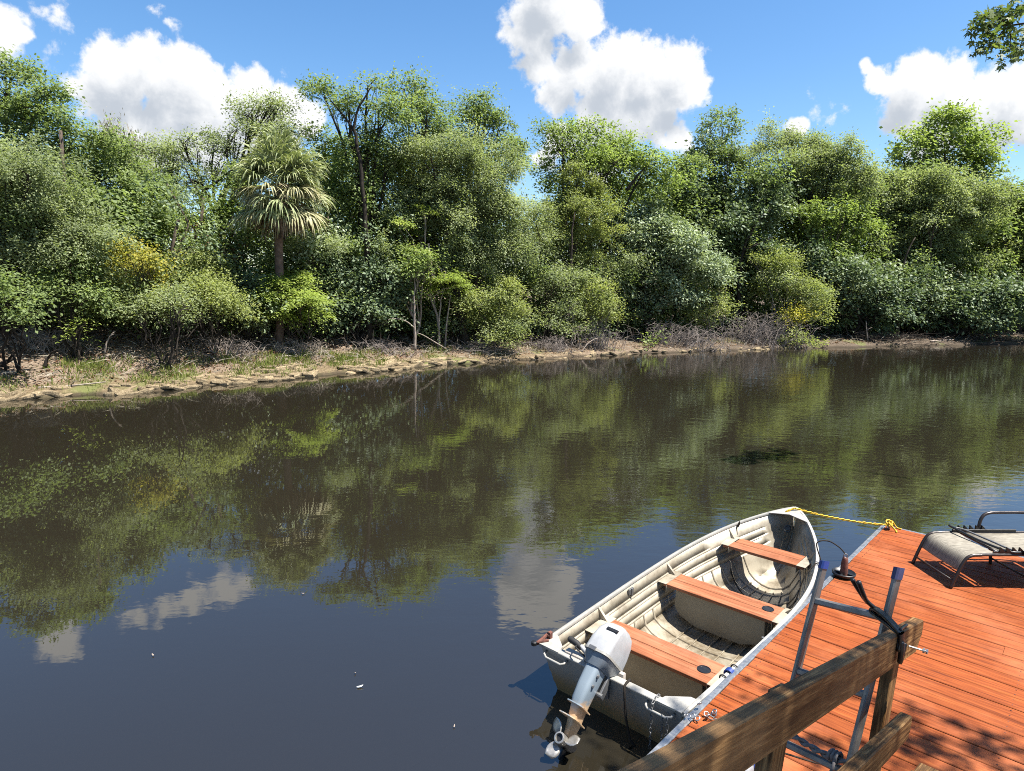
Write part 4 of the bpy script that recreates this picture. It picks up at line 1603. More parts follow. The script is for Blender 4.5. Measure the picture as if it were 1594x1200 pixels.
def crown_leaves(lobes, kind, rg, dens=1.0, leaf=1.0, clump=1.0, hollow=0.45):
    """lobes: (centre(3), radii(3)) in metres -> quads, tints"""
    global N_LEAVES
    L0, W0, upb, flat, fac = LEAF[kind]
    Q, T = [], []
    for (c, r) in lobes:
        c, r = np.array(c), np.array(r)
        dist = np.linalg.norm(c - EYE)
        ls = leaf * max(0.85, (dist / 26.0)) ** 0.7
        L_, W_ = L0 * ls, W0 * ls
        area = math.pi * (r[0] * r[2] + r[1] * r[2] + r[0] * r[1]) / 3 * 1.9
        n = int(1.36 * dens * fac * area / (L_ * W_ * .55))
        rc = 0.31 * clump * ls ** .5
        ltint = rg.normal(0, .10)
        nc = max(5, int(area / (rc * rc) * 0.60))
        d = unit(rg.normal(size=(nc, 3)))
        d[:, 2] = np.where(d[:, 2] < -0.35, -d[:, 2] * .6, d[:, 2])
        d = unit(d)
        # uneven outline: slow lumps over direction
        ph = rg.uniform(0, 6.28, 6)
        lump = 1 + .24 * np.sin(3.1 * d[:, 0] + ph[0]) * np.sin(2.7 * d[:, 2] + ph[1]) + .20 * np.sin(5.3 * d[:, 0] + ph[2] + 4.1 * d[:, 1]) + .13 * np.sin(7.7 * d[:, 2] + ph[3] + 5 * d[:, 0])
        rad = (hollow + (1 - hollow) * rg.uniform(0, 1, nc) ** .55) * lump * rg.normal(1.0, .07, nc)
        rad = np.where(rg.random(nc) < .06, rad * rg.uniform(1.05, 1.28, nc), rad)
        C = c + d * rad[:, None] * r
        wgt = rg.uniform(.35, 1.5, nc)
        cnt = rg.multinomial(n, wgt / wgt.sum())
        ctint = rg.normal(0, .22, nc)
        ci = np.repeat(np.arange(nc), cnt)
        n = len(ci)
        rcs = rc * rg.uniform(.7, 1.45, nc)
        spray = unit(d * .8 + rg.normal(size=(nc, 3)) * .55 + np.array([0, 0, .15]))
        off = rg.normal(size=(n, 3)) * .46 + spray[ci] * (rg.normal(.15, .85, n))[:, None]
        ax = unit(d * .6 + np.array([0, 0, 1.0]) * (.9 if flat < .4 else .6) + rg.normal(size=(nc, 3)) * .25)
        axl = ax[ci]
        off = off - axl * np.sum(off * axl, 1, keepdims=True) * (1 - flat)
        P = C[ci] + off * rcs[ci][:, None]
        if kind == 'moss':
            T_ = unit(np.array([0, 0, -1.0]) + rg.normal(size=(n, 3)) * .12)
            N_ = unit(rg.normal(size=(n, 3)))
        else:
            N_ = unit(axl * .45 + np.array(SUN) * (upb + .25) + rg.normal(size=(n, 3)) * (.30 if flat < .4 else .52))
            T_ = unit(off + d[ci] * .4 + rg.normal(size=(n, 3)) * .5 + np.array([0, 0, -.25]))
        ll = L_ * rg.uniform(.6, 1.35, n)
        q = leaf_quads(P, N_, T_, ll, W_ / L_ * ll * rg.uniform(.8, 1.2, n))
        Q.append(q)
        T.append(np.clip(.44 + ltint + ctint[ci] + rg.normal(0, .11, n), 0, 1))
    Q, T = np.concatenate(Q), np.concatenate(T)
    # nothing grows under the soil or into the water
    keep = Q[:, :, 2].min(1) > 0.03
    N_LEAVES += int(keep.sum())
    return Q[keep], T[keep]


def wood(base, lobes, rg, r0, trunk_top=0.55, stems=1, lean=(0, 0), twigs=5, crook=.12):
    """trunk with limbs to every lobe and twigs into the clumps, one mesh builder"""
    lobes = sorted(lobes, key=lambda l: -l[1][0])[:12]
    m_ = MB()
    base = Vector(base)
    cs = [Vector(c) for c, r in lobes]
    mean = sum(cs, Vector()) / len(cs)
    topz = max(c.z for c in cs)
    for s in range(stems):
        b0 = base + Vector((rg.uniform(-.25, .25), rg.uniform(-.2, .2), -.12)) * (1 if stems > 1 else .2)
        b0.z = base.z - .12
        tgt = mean.lerp(Vector((mean.x, mean.y, topz)), .5) if stems == 1 else cs[s % len(cs)]
        tip = b0.lerp(tgt, trunk_top) + Vector((lean[0], lean[1], 0))
        pts, rad = [], []
        for q in range(7):
            k_ = q / 6
            p = b0.lerp(tip, k_) + Vector((rg.normal(0, crook), rg.normal(0, crook), 0)) * math.sin(math.pi * k_) * .8
            pts.append(p)
            rad.append(r0 * (1 - .5 * k_) * (1.35 if q == 0 else 1))
        m_.tube(pts, rad, 7)
        mine = cs if stems == 1 else [c for i_, c in enumerate(cs) if i_ % stems == s] or [cs[s % len(cs)]]
        lob = lobes if stems == 1 else [l for i_, l in enumerate(lobes) if i_ % stems == s] or [lobes[s % len(lobes)]]
        for (c, r) in lob:
            c = Vector(c)
            k_ = rg.uniform(.45, .95)
            st = pts[min(5, int(k_ * 6))]
            lp_, lr = [], []
            for q in range(6):
                kk = q / 5
                p = st.lerp(c, kk) + Vector((rg.normal(0, crook), rg.normal(0, crook), rg.normal(0, crook) + .25 * math.sin(math.pi * kk))) * (kk * (1.2 - kk)) * 1.6
                lp_.append(p)
                lr.append(r0 * .42 * (1 - .62 * kk) + .006)
            m_.tube(lp_, lr, 5, cap=False)
            for q in range(twigs):
                d = Vector(unit(rg.normal(size=3)))
                d.z = abs(d.z) * .7
                e_ = c + Vector((d.x * r[0], d.y * r[1], d.z * r[2])) * rg.uniform(.6, .95)
                s0 = lp_[int(rg.integers(3, 6))]
                mid = s0.lerp(e_, .5) + Vector((rg.normal(0, .12), rg.normal(0, .12), rg.normal(.06, .1)))
                m_.tube([s0, mid, e_], [r0 * .13 + .005, r0 * .08 + .004, .004], 4, cap=False)
    return m_


def lobes_px(Y, spec, rg, squash=.85):
    out = []
    for sp_ in spec:
        px, py, rx, rz = sp_[:4]
        dy = sp_[4] if len(sp_) > 4 else rg.uniform(-.7, .7)
        sc = depth_scale(px, py, Y + dy)
        c_, r_ = atY(px, py, Y + dy), np.array((rx * sc, max(rx, rz) * sc * squash, rz * sc))
        if rx < 26:
            out.append((c_, r_))
            continue
        # a main mass with smaller masses budding from it
        out.append((c_, r_ * .72))
        for _k in range(6 if rx < 45 else 9):
            d_ = unit(rg.normal(size=3))
            d_[2] = abs(d_[2]) if rg.random() < .7 else d_[2]
            k_ = rg.uniform(.24, .46)
            out.append((c_ + d_ * r_ * rg.uniform(.60, 1.0), r_ * k_ * rg.uniform(.8, 1.2, 3)))
    return out


def tree(name, cat, label, px, off, spec, kind, seed, r0=.14, bark='bark', stems=1, dens=1.0, leaf=1.0, clump=1.0, group=None, extra=None, trunk_top=.55, lean=(0, 0), twigs=4, hollow=.36, crown='crown', crook=.12, limbs=()):
    rg_ = np.random.default_rng(seed)
    Y = shoreY(px) + off
    b = atY(px, 500, Y)
    gz = float(ground_z(b[0], b[1]))
    base = Vector((b[0], b[1], gz))
    # a point on the ground under the pixel column keeps the stem where the photograph has it
    root = thing(name, label, cat, base, 0, group)
    lob = lobes_px(Y, spec, rg_)
    Q, T = crown_leaves(lob, kind, rg_, dens, leaf, clump, hollow)
    quad_cloud(crown, Q - np.array(base), T, M[kind], root)
    if extra:
        for (nm, k2, sp2, d2) in extra:
            lb2 = lobes_px(Y, sp2, rg_)
            Q2, T2 = crown_leaves(lb2, k2, rg_, d2, leaf, clump)
            quad_cloud(nm, Q2 - np.array(base), T2, M[k2], root)
    w_ = wood(base, lob, rg_, r0, trunk_top, stems, lean, twigs, crook)
    w_.v = [(x - base.x, y - base.y, z - base.z) for (x, y, z) in w_.v]
    w_.build('trunk', M[bark], root, True)
    for (path, dy, r_) in limbs:
        pw = [Vector(atY(x_, y_, Y + dy)) - base for (x_, y_) in path]
        if path[0][1] > 460:
            pw[0].z = min(pw[0].z, -.1)
        l_ = MB()
        sp_ = smooth_path(pw, 4)
        l_.tube([p + Vector((rg_.normal(0, r_ * .18), 0, rg_.normal(0, r_ * .18))) for p in sp_], [r_ * (1 - .86 * i / len(sp_)) for i in range(len(sp_))], 6)
        l_.build('limb', M[bark], root, True)
    return root


TALL = 'trees standing along the far river bank'
BUSH = 'shrubs along the far waterline'
TREES = [
    # name, category, label, px, off, spec, kind, options
    ('oak_tree', 'tree', 'tall leafy green oak rising at the far left edge of the photo', 20, 7.5,
     [(15, 125, 42, 40), (62, 165, 42, 36), (-35, 190, 70, 70), (35, 215, 62, 50), (110, 228, 55, 45), (160, 225, 30, 24), (-10, 110, 34, 30), (90, 150, 22, 18), (-60, 280, 70, 70)], 'oak', dict(r0=.22)),
    ('oak_tree', 'tree', 'deep green oak with a dark leaning trunk behind the golden shrub', 178, 6.6,
     [(95, 285, 68, 55), (165, 262, 52, 46), (218, 300, 46, 46), (150, 335, 60, 42), (215, 352, 48, 36), (110, 345, 40, 30)], 'oak', dict(r0=.24, bark='bark_dark', trunk_top=.7, lean=(-.9, 0), crook=.2, limbs=[([(192, 398), (178, 378), (160, 360), (138, 342)], -1.5, .15), ([(170, 400), (158, 380), (150, 362)], -1.4, .06)])),
    ('live_oak_tree', 'tree', 'dense grey green live oak at the left edge above the leafy dirt slope', 25, 3.4,
     [(15, 285, 78, 60), (70, 340, 72, 55), (0, 370, 80, 60), (120, 375, 52, 42), (-70, 330, 80, 80), (60, 400, 60, 35)], 'grey', dict(r0=.17, bark='bark_dark', stems=2)),
    ('moss_hung_tree', 'tree', 'pale tree draped with brown hanging moss right of the tall left oak', 235, 9.0,
     [(185, 240, 38, 30), (235, 240, 42, 34), (275, 262, 34, 34), (250, 300, 48, 40), (205, 280, 36, 36)], 'grey',
     dict(r0=.13, dens=.75, extra=[('hanging_moss', 'moss', [(168, 225, 24, 34), (200, 262, 22, 40), (185, 300, 20, 30), (262, 300, 14, 34)], .7)])),
    ('live_oak_tree', 'tree', 'sparse grey live oak with bare crooked limbs above the palm', 322, 7.5,
     [(335, 235, 46, 26), (398, 182, 52, 24), (437, 172, 30, 18), (305, 290, 34, 34), (355, 280, 46, 34), (420, 220, 44, 28), (372, 205, 30, 18), (290, 222, 22, 15), (455, 205, 30, 22)], 'grey',
     dict(r0=.16, bark='bark_dark', dens=.52, clump=.8, twigs=9, hollow=.3, crook=.3, limbs=[([(322, 400), (320, 350), (313, 305), (335, 285), (368, 262), (400, 252)], -1.0, .10), ([(313, 305), (298, 282), (286, 258)], -.9, .06), ([(318, 330), (340, 318), (352, 300)], -1.0, .05)])),
    ('young_tree', 'tree', 'light green young tree filling the gap left of the palm trunk', 365, 6.0,
     [(375, 300, 38, 36), (345, 335, 40, 32), (330, 370, 34, 26), (385, 350, 30, 34), (300, 350, 34, 30), (270, 345, 30, 26)], 'bright', dict(r0=.08, dens=.8)),
    ('dead_tree', 'dead tree', 'rust brown dead foliage clump below the sparse live oak', 325, 5.2,
     [(325, 382, 24, 20), (305, 368, 16, 14), (345, 396, 18, 16), (315, 405, 20, 14)], 'rustleaf', dict(r0=.07, dens=.7)),
    ('bay_tree', 'tree', 'bright green bay tree between the palm and the tall oak', 512, 6.5,
     [(505, 225, 32, 32), (520, 270, 36, 40), (495, 290, 30, 40), (530, 320, 30, 40)], 'bright', dict(r0=.1)),
    ('oak_tree', 'tree', 'tall dark stemmed oak with ragged top right of the palm', 570, 4.6,
     [(505, 148, 30, 20), (575, 132, 24, 16), (545, 172, 34, 28), (538, 150, 20, 14), (600, 190, 44, 36), (568, 235, 46, 40), (600, 280, 40, 44), (560, 310, 42, 46), (590, 350, 40, 40), (550, 375, 40, 36), (480, 140, 15, 11)], 'oak',
     dict(r0=.17, bark='bark_dark', trunk_top=.85, dens=.9, crook=.15, limbs=[([(573, 470), (571, 405), (568, 330), (560, 250), (552, 200), (562, 160), (580, 135)], -1.3, .13), ([(555, 210), (535, 180), (512, 152)], -1.2, .06)])),
    ('oak_tree', 'tree', 'tall feathery topped oak right behind the dark stemmed oak', 640, 5.4,
     [(632, 142, 28, 24), (665, 170, 34, 28), (645, 185, 40, 34), (690, 205, 26, 24), (625, 235, 44, 44), (618, 125, 14, 12), (655, 135, 14, 14), (672, 240, 40, 40)], 'oak', dict(r0=.14, dens=.85, twigs=7)),
    ('oak_tree', 'tree', 'oak with a pointed leafy top above the big grey green tree', 745, 6.2,
     [(742, 172, 32, 24), (730, 200, 40, 30), (775, 205, 34, 28), (800, 245, 26, 32), (760, 240, 50, 40), (815, 262, 16, 18), (750, 155, 14, 12), (700, 225, 40, 40)], 'oak', dict(r0=.15, dens=.9, twigs=7)),
    ('live_oak_tree', 'tree', 'big rounded grey green tree left of the sky gap', 715, 3.6,
     [(690, 262, 74, 52), (745, 290, 70, 58), (660, 320, 70, 54), (775, 345, 56, 54), (705, 350, 78, 56), (740, 400, 72, 48), (800, 390, 40, 50), (650, 375, 56, 46), (690, 420, 56, 40)], 'grey',
     dict(r0=.17, stems=2, dens=1.0)),
    ('bald_cypress_tree', 'tree', 'bright lime cypress with layered sprays and slim twin trunks', 684, 2.5,
     [(690, 436, 26, 10), (722, 446, 20, 8), (668, 446, 18, 9), (706, 430, 18, 8), (640, 392, 24, 12), (622, 412, 26, 12), (655, 405, 20, 10), (648, 362, 22, 12), (628, 350, 18, 10), (660, 330, 16, 10), (680, 455, 16, 9), (735, 456, 12, 6)], 'lime',
     dict(r0=.055, stems=1, bark='bark_pale', dens=.8, clump=.8, trunk_top=.95, leaf=.85, limbs=[([(683, 535), (684, 490), (690, 450)], -.3, .055), ([(692, 535), (697, 490), (702, 455)], -.1, .05)])),
    ('bald_cypress_tree', 'tree', 'slim pale trunked cypress left of the lime cypress', 645, 3.0,
     [(645, 425, 30, 24), (620, 440, 30, 20), (665, 410, 26, 22), (640, 460, 24, 12)], 'bright', dict(r0=.07, bark='bark_pale', trunk_top=.9, dens=.9, limbs=[([(646, 540), (645, 490), (646, 440)], -.9, .075)])),
    ('water_oak_tree', 'tree', 'dark shadowed oak filling in below the tall stemmed oak', 560, 4.0,
     [(545, 430, 50, 42), (595, 440, 50, 44), (520, 460, 40, 34), (575, 480, 44, 30), (610, 475, 36, 30)], 'dark', dict(r0=.1, bark='bark_dark', stems=3, dens=.9)),
    ('holly_tree', 'tree', 'silvery broad leaved tree right under the palm fronds', 500, 4.4,
     [(510, 375, 36, 36), (490, 400, 40, 30), (535, 405, 32, 30), (475, 425, 34, 24), (515, 440, 34, 26)], 'silver', dict(r0=.09, leaf=1.15)),
    ('elm_tree', 'tree', 'yellow green tree with a broad crown under the big central cloud', 900, 6.0,
     [(895, 222, 56, 32), (850, 262, 26, 24), (950, 236, 40, 28), (1008, 262, 42, 34), (915, 262, 60, 36), (868, 300, 36, 34), (970, 280, 48, 40), (1030, 290, 26, 30), (935, 208, 20, 13), (985, 228, 20, 14)], 'bright', dict(r0=.17, bark='bark_dark', dens=.9, twigs=7, crook=.25, limbs=[([(975, 296), (992, 274), (1008, 256)], -1.0, .10)])),
    ('bald_cypress_tree', 'tree', 'tall yellow green cypress right of the sky gap', 893, 3.8,
     [(905, 300, 40, 26), (872, 335, 38, 24), (925, 335, 40, 26), (895, 365, 44, 24), (935, 375, 34, 20), (860, 375, 30, 24), (905, 405, 36, 20), (890, 275, 26, 18)], 'olive', dict(r0=.11, bark='bark', trunk_top=.92, leaf=.9, clump=.8, dens=1.0, limbs=[([(894, 535), (893, 470), (890, 400), (893, 330)], -1.1, .13)])),
    ('wax_myrtle_tree', 'tree', 'dull olive tree with grey twigs left of the tall cypress', 855, 3.4,
     [(845, 400, 40, 44), (870, 440, 44, 40), (840, 455, 34, 36), (880, 485, 40, 30), (835, 350, 26, 36)], 'grey', dict(r0=.08, stems=3, dens=.75)),
    ('willow_tree', 'tree', 'silvery leaved willow bulging over the middle of the far bank', 1015, 3.6,
     [(1012, 352, 46, 36), (990, 390, 58, 46), (1045, 395, 56, 44), (1010, 435, 66, 44), (1080, 430, 48, 38), (960, 440, 42, 40), (1110, 430, 30, 26), (1020, 480, 48, 30), (1060, 470, 44, 28)], 'silver', dict(r0=.13, bark='bark_dark', stems=2, leaf=1.05)),
    ('magnolia_tree', 'tree', 'big dark glossy leaved tree right of the silvery willow', 1150, 5.4,
     [(1100, 250, 40, 34), (1090, 320, 50, 44), (1150, 305, 58, 48), (1185, 345, 50, 44), (1120, 365, 60, 48), (1160, 400, 60, 44), (1060, 290, 26, 30), (1100, 410, 50, 40), (1200, 420, 46, 40), (1150, 450, 56, 40)], 'dark', dict(r0=.18, bark='bark_dark', leaf=1.05, limbs=[([(1150, 500), (1151, 440), (1158, 385), (1180, 345), (1200, 325)], -1.7, .12), ([(1157, 390), (1180, 380), (1205, 368)], -1.8, .07)])),
    ('bald_cypress_tree', 'tree', 'narrow cypress tip poking up highest on the right half of the ridge', 1120, 7.0,
     [(1125, 184, 24, 14), (1105, 196, 22, 11), (1140, 205, 18, 14), (1118, 222, 30, 16), (1110, 250, 40, 24)], 'oak', dict(r0=.1, clump=.8, dens=1.0)),
    ('water_oak_tree', 'tree', 'rounded water oak left of the small lone cloud', 1245, 5.6,
     [(1208, 232, 42, 32), (1255, 238, 44, 32), (1305, 248, 40, 32), (1240, 278, 60, 44), (1300, 295, 56, 44), (1180, 262, 36, 34), (1340, 290, 30, 34), (1215, 315, 48, 40)], 'grey', dict(r0=.17, bark='bark_dark', dens=1.0)),
    ('sweetgum_tree', 'tree', 'bright green maple like tree with the highest rounded crown at right', 1475, 8.0,
     [(1470, 205, 48, 28), (1425, 232, 40, 32), (1512, 222, 38, 30), (1475, 248, 60, 40), (1535, 258, 22, 28), (1440, 275, 50, 32), (1515, 278, 42, 32), (1405, 250, 24, 22)], 'bright', dict(r0=.2, leaf=1.25, dens=.95)),
    ('live_oak_tree', 'tree', 'wide pale green live oak in front of the bright rounded crown', 1430, 4.8,
     [(1410, 305, 52, 34), (1475, 310, 56, 38), (1375, 345, 48, 40), (1440, 355, 66, 44), (1505, 360, 56, 44), (1345, 320, 34, 32), (1400, 395, 60, 40), (1470, 410, 66, 42), (1540, 330, 34, 40)], 'grey', dict(r0=.2, stems=2, leaf=1.05, limbs=[([(1398, 510), (1400, 450), (1410, 400), (1425, 370)], -2.0, .12)])),
    ('live_oak_tree', 'tree', 'mossy olive live oak cut off by the right edge of the photo', 1585, 5.0,
     [(1560, 350, 48, 48), (1610, 330, 50, 50), (1590, 400, 60, 50), (1640, 390, 60, 70), (1550, 420, 46, 40)], 'olive', dict(r0=.2, dens=1.0)),
    ('tupelo_tree', 'tree', 'yellow green leafy tree in the hollow below the water oak', 1290, 4.2,
     [(1280, 350, 46, 40), (1330, 365, 42, 40), (1250, 380, 36, 36), (1300, 400, 46, 36)], 'bright', dict(r0=.1, dens=.95)),
    ('magnolia_tree', 'tree', 'low dark tree skirt right of the grey brush heap', 1330, 2.6,
     [(1300, 440, 44, 38), (1250, 425, 40, 40), (1350, 450, 50, 40), (1400, 455, 50, 40), (1380, 490, 52, 26), (1320, 485, 40, 26)], 'dark', dict(r0=.12, bark='bark_dark', stems=3)),
    ('willow_tree', 'tree', 'pale silvery bush hanging in front of the dark trees at right', 1318, 3.0,
     [(1325, 430, 28, 26), (1312, 462, 26, 24), (1335, 455, 18, 20)], 'silver', dict(r0=.05, dens=.9, leaf=1.05)),
    ('magnolia_tree', 'tree', 'dark evergreen drooping to the water at the right of the far bank', 1465, 2.3,
     [(1440, 455, 46, 38), (1490, 465, 46, 36), (1530, 470, 46, 34), (1470, 490, 60, 24), (1570, 475, 46, 36), (1420, 495, 36, 20), (1610, 480, 50, 40), (1540, 500, 50, 18)], 'dark', dict(r0=.13, bark='bark_dark', stems=4)),
    ('willow_tree', 'tree', 'pale leaved bush low on the far bank near the right edge', 1510, 2.9,
     [(1510, 462, 30, 22), (1535, 480, 26, 18), (1490, 485, 20, 14)], 'silver', dict(r0=.05, dens=.8)),
    ('water_oak_tree', 'tree', 'green oak between the tall cypress and the dark glossy tree', 1050, 6.4,
     [(1055, 285, 34, 34), (1080, 265, 24, 24), (1045, 330, 36, 34), (1075, 350, 34, 30)], 'oak', dict(r0=.11)),
    # shrubs by the water
    ('shrub', 'shrub', 'golden yellow flowering shrub on the left bank', 215, 3.0,
     [(200, 395, 26, 16), (232, 418, 38, 22), (190, 418, 24, 16), (242, 440, 28, 16), (160, 432, 22, 14)], 'gold', dict(r0=.035, stems=4, dens=.75, group=BUSH, extra=[('green_foliage', 'olive', [(215, 450, 44, 26), (250, 470, 34, 24), (165, 455, 36, 26), (190, 480, 30, 20)], .9)])),
    ('shrub', 'shrub', 'rounded olive shrub left of the fan palm trunk', 322, 2.6,
     [(318, 430, 46, 32), (300, 465, 46, 32), (345, 470, 44, 30), (285, 440, 26, 26), (365, 492, 28, 18)], 'olive', dict(r0=.03, stems=5, bark='bark_dark', dens=.9, group=BUSH)),
    ('shrub', 'shrub', 'multi stemmed dark shrub leaning over the leafy left slope', 248, 1.5,
     [(240, 480, 34, 22), (290, 490, 34, 20), (215, 490, 26, 16), (265, 465, 30, 20)], 'grey', dict(r0=.035, stems=6, bark='bark_dark', dens=.55, trunk_top=.85, group=BUSH)),
    ('shrub', 'shrub', 'green shrub with two dark stems on the left dirt slope', 118, 2.4,
     [(110, 440, 52, 34), (155, 470, 34, 26), (75, 460, 40, 28), (130, 480, 30, 16)], 'oak', dict(r0=.05, stems=2, bark='bark_dark', dens=.85, trunk_top=.8, group=BUSH)),
    ('shrub', 'shrub', 'low green shrub touching the left edge of the photo', 8, 1.6,
     [(10, 470, 40, 30), (-30, 455, 46, 40), (40, 490, 24, 16), (15, 500, 26, 14)], 'oak', dict(r0=.04, stems=3, bark='bark_dark', dens=.75, trunk_top=.8, group=BUSH)),
    ('shrub', 'shrub', 'vivid lime green bush at the foot of the palm', 463, 2.6,
     [(458, 440, 32, 24), (470, 470, 42, 26), (430, 468, 22, 22), (490, 492, 24, 15), (445, 492, 26, 14), (424, 470, 22, 24, -.5), (415, 490, 22, 18, -.5), (434, 456, 22, 24, -.6), (432, 492, 22, 18, -.6)], 'lime', dict(r0=.03, stems=4, dens=1.25, clump=1.0, group=BUSH)),
    ('shrub', 'shrub', 'rounded yellowish green bush hanging to the water in the middle', 780, 1.3,
     [(775, 465, 36, 30), (795, 495, 30, 24), (755, 500, 30, 22), (785, 525, 30, 18), (740, 470, 24, 24)], 'olive', dict(r0=.03, stems=4, dens=.85, group=BUSH, extra=[('green_foliage', 'grey', [(760, 475, 34, 28), (780, 510, 30, 22)], .6)])),
    ('shrub', 'shrub', 'yellow green bush with bare grey twigs under the tall cypress', 928, 1.8,
     [(930, 455, 28, 20), (950, 478, 26, 16), (905, 470, 24, 18), (935, 492, 34, 12)], 'olive', dict(r0=.03, stems=4, dens=.8, bark='twig', group=BUSH)),
    ('shrub', 'shrub', 'grey green bush beside the yellow green bush in the middle', 880, 1.6,
     [(872, 490, 34, 28), (895, 515, 30, 18), (850, 505, 24, 22)], 'grey', dict(r0=.03, stems=5, dens=.6, bark='twig', group=BUSH)),
    ('shrub', 'shrub', 'olive bush spreading over the large grey brush heap', 1215, 2.0,
     [(1200, 425, 40, 30), (1225, 410, 26, 18), (1250, 455, 40, 26), (1275, 475, 28, 20), (1185, 455, 26, 20), (1270, 495, 26, 12)], 'olive', dict(r0=.035, stems=4, dens=.75, bark='twig', group=BUSH, extra=[('green_foliage', 'grey', [(1205, 440, 36, 26), (1262, 470, 30, 20)], .6)])),
    ('shrub', 'shrub', 'small golden bush at the right end of the grey brush heap', 1243, .9,
     [(1240, 492, 24, 13), (1222, 500, 14, 9), (1255, 484, 14, 9)], 'gold', dict(r0=.02, stems=3, dens=.6, bark='twig', group=BUSH, extra=[('green_foliage', 'olive', [(1240, 496, 24, 12)], 1.0)])),
    ('shrub', 'shrub', 'small yellow green bush standing in the water by the brush heap', 1242, .1,
     [(1240, 528, 24, 13), (1262, 538, 22, 8), (1225, 535, 14, 9)], 'olive', dict(r0=.018, stems=4, dens=.7, bark='twig', group=BUSH)),
    ('shrub', 'shrub', 'olive green bush right of the silvery willow', 1110, 2.0,
     [(1105, 470, 32, 26), (1130, 488, 22, 16), (1085, 495, 26, 16)], 'olive', dict(r0=.03, stems=4, dens=.75, bark='twig', group=BUSH)),
    ('shrub', 'shrub', 'tiny green sprig on the bank between two brush heaps', 1020, .8,
     [(1020, 530, 12, 9), (1012, 536, 8, 5)], 'bright', dict(r0=.012, stems=3, dens=.7, group=BUSH)),
    ('shrub', 'shrub', 'dark tangled shrub hiding the foot of the palm trunk', 392, 2.9,
     [(395, 455, 30, 28), (375, 475, 26, 22), (412, 480, 24, 20), (360, 450, 24, 24)], 'dark', dict(r0=.025, stems=5, dens=.7, bark='bark_dark', group=BUSH)),
    ('shrub', 'shrub', 'dark low bush behind the grassy ledge right of the lime bush', 548, 2.8,
     [(540, 490, 36, 24), (585, 500, 34, 20), (520, 505, 26, 14)], 'dark', dict(r0=.03, stems=5, dens=.7, bark='bark_dark', group=BUSH)),
    ('shrub', 'shrub', 'bright grassy green tuft beside the two dark stems', 118, 2.0,
     [(118, 518, 12, 14), (128, 508, 9, 10)], 'lime', dict(r0=.012, stems=4, dens=.6, group=BUSH)),
]
for k_, (nm, cat, lab, px, off, spec, kind, opt) in enumerate(TREES):
    opt = dict(opt)
    opt.setdefault('group', TALL)
    tree(nm, cat, lab, px, off, spec, kind, 100 + k_, **opt)

# ---- the wood behind: one mass of trees that nobody could count
rg_ = np.random.default_rng(77)
lob = []
for px in np.arange(-420, 2050, 42):
    for row, (o_, top) in enumerate(((5.6, 318), (8.5, 300), (12, 285))):
        Y = shoreY(px) + o_ + rg_.uniform(-1, 1)
        t_ = float(np.interp(px, [0, 250, 290, 400, 560, 700, 815, 835, 900, 1100, 1250, 1480, 1600], [230, 300, 385, 330, 220, 250, 345, 330, 260, 260, 260, 260, 310])) + row * 15 + rg_.uniform(0, 26)
        for py in np.arange(t_ + 22, 520, 52):
            sc = depth_scale(px, py, Y)
            lob.append((atY(px + rg_.uniform(-14, 14), py, Y + rg_.uniform(-1, 1)), (34 * sc, 30 * sc, 32 * sc)))
Q, T = crown_leaves(lob, 'oak', rg_, .85, 1.55, 1.1)
o = quad_cloud('woods', Q, T, M['oak'])
tag(o, kind='stuff')
wd = MB()
for q in range(150):
    px = rg_.uniform(-150, 1750)
    Y = shoreY(px) + rg_.uniform(4, 12)
    b = atY(px, 500, Y)
    gz = float(ground_z(b[0], b[1]))
    h_ = rg_.uniform(3, 6)
    pts = [Vector((b[0] + rg_.normal(0, .12) * i, b[1], gz - .1 + h_ * i / 4)) for i in range(5)]
    wd.tube(pts, [.09, .08, .07, .06, .05] if q % 3 else [.05, .045, .04, .035, .03], 6)
o = wd.build('woods_stems', M['bark'], None, True)
tag(o, kind='stuff')

# understory: shade loving ground foliage between the trunks
lob = []
for px in np.arange(-120, 1760, 26):
    Y = shoreY(px) + rg_.uniform(4.0, 8.5)
    b = atY(px, 500, Y)
    gz = float(ground_z(b[0], b[1]))
    r = rg_.uniform(.45, 1.05)
    lob.append((np.array([b[0], b[1], gz + r * .6]), (r * 1.2, r, r)))
Q, T = crown_leaves(lob, 'dark', rg_, .6, 1.1, 1.0)
tag(quad_cloud('undergrowth', Q, T, M['dark']), kind='stuff')
# climbers and saplings that weave the crowns of neighbouring trees together
for nm_, kd_, n_, seed_ in (('climbing_vines', 'oak', 110, 5), ('tangled_saplings', 'grey', 70, 6), ('tangled_saplings', 'dark', 150, 7)):
    rv = np.random.default_rng(seed_)
    lob = []
    for q in range(n_):
        px = rv.uniform(-140, 1760)
        Y = shoreY(px) + rv.uniform(2.6, 4.6)
        b = atY(px, 500, Y)
        gz = float(ground_z(b[0], b[1]))
        h_ = rv.uniform(.5, 4.2) ** 1.0 * (1.2 if rv.random() < .3 else 1)
        r = rv.uniform(.22, .55)
        lob.append((np.array([b[0], b[1], gz + h_]), np.array([r * rv.uniform(.7, 1.3), r, r * rv.uniform(.8, 1.9)])))
    Q, T = crown_leaves(lob, kd_, rv, .75, 1.0, 1.0, .2)
    tag(quad_cloud(nm_, Q, T, M[kd_]), kind='stuff')

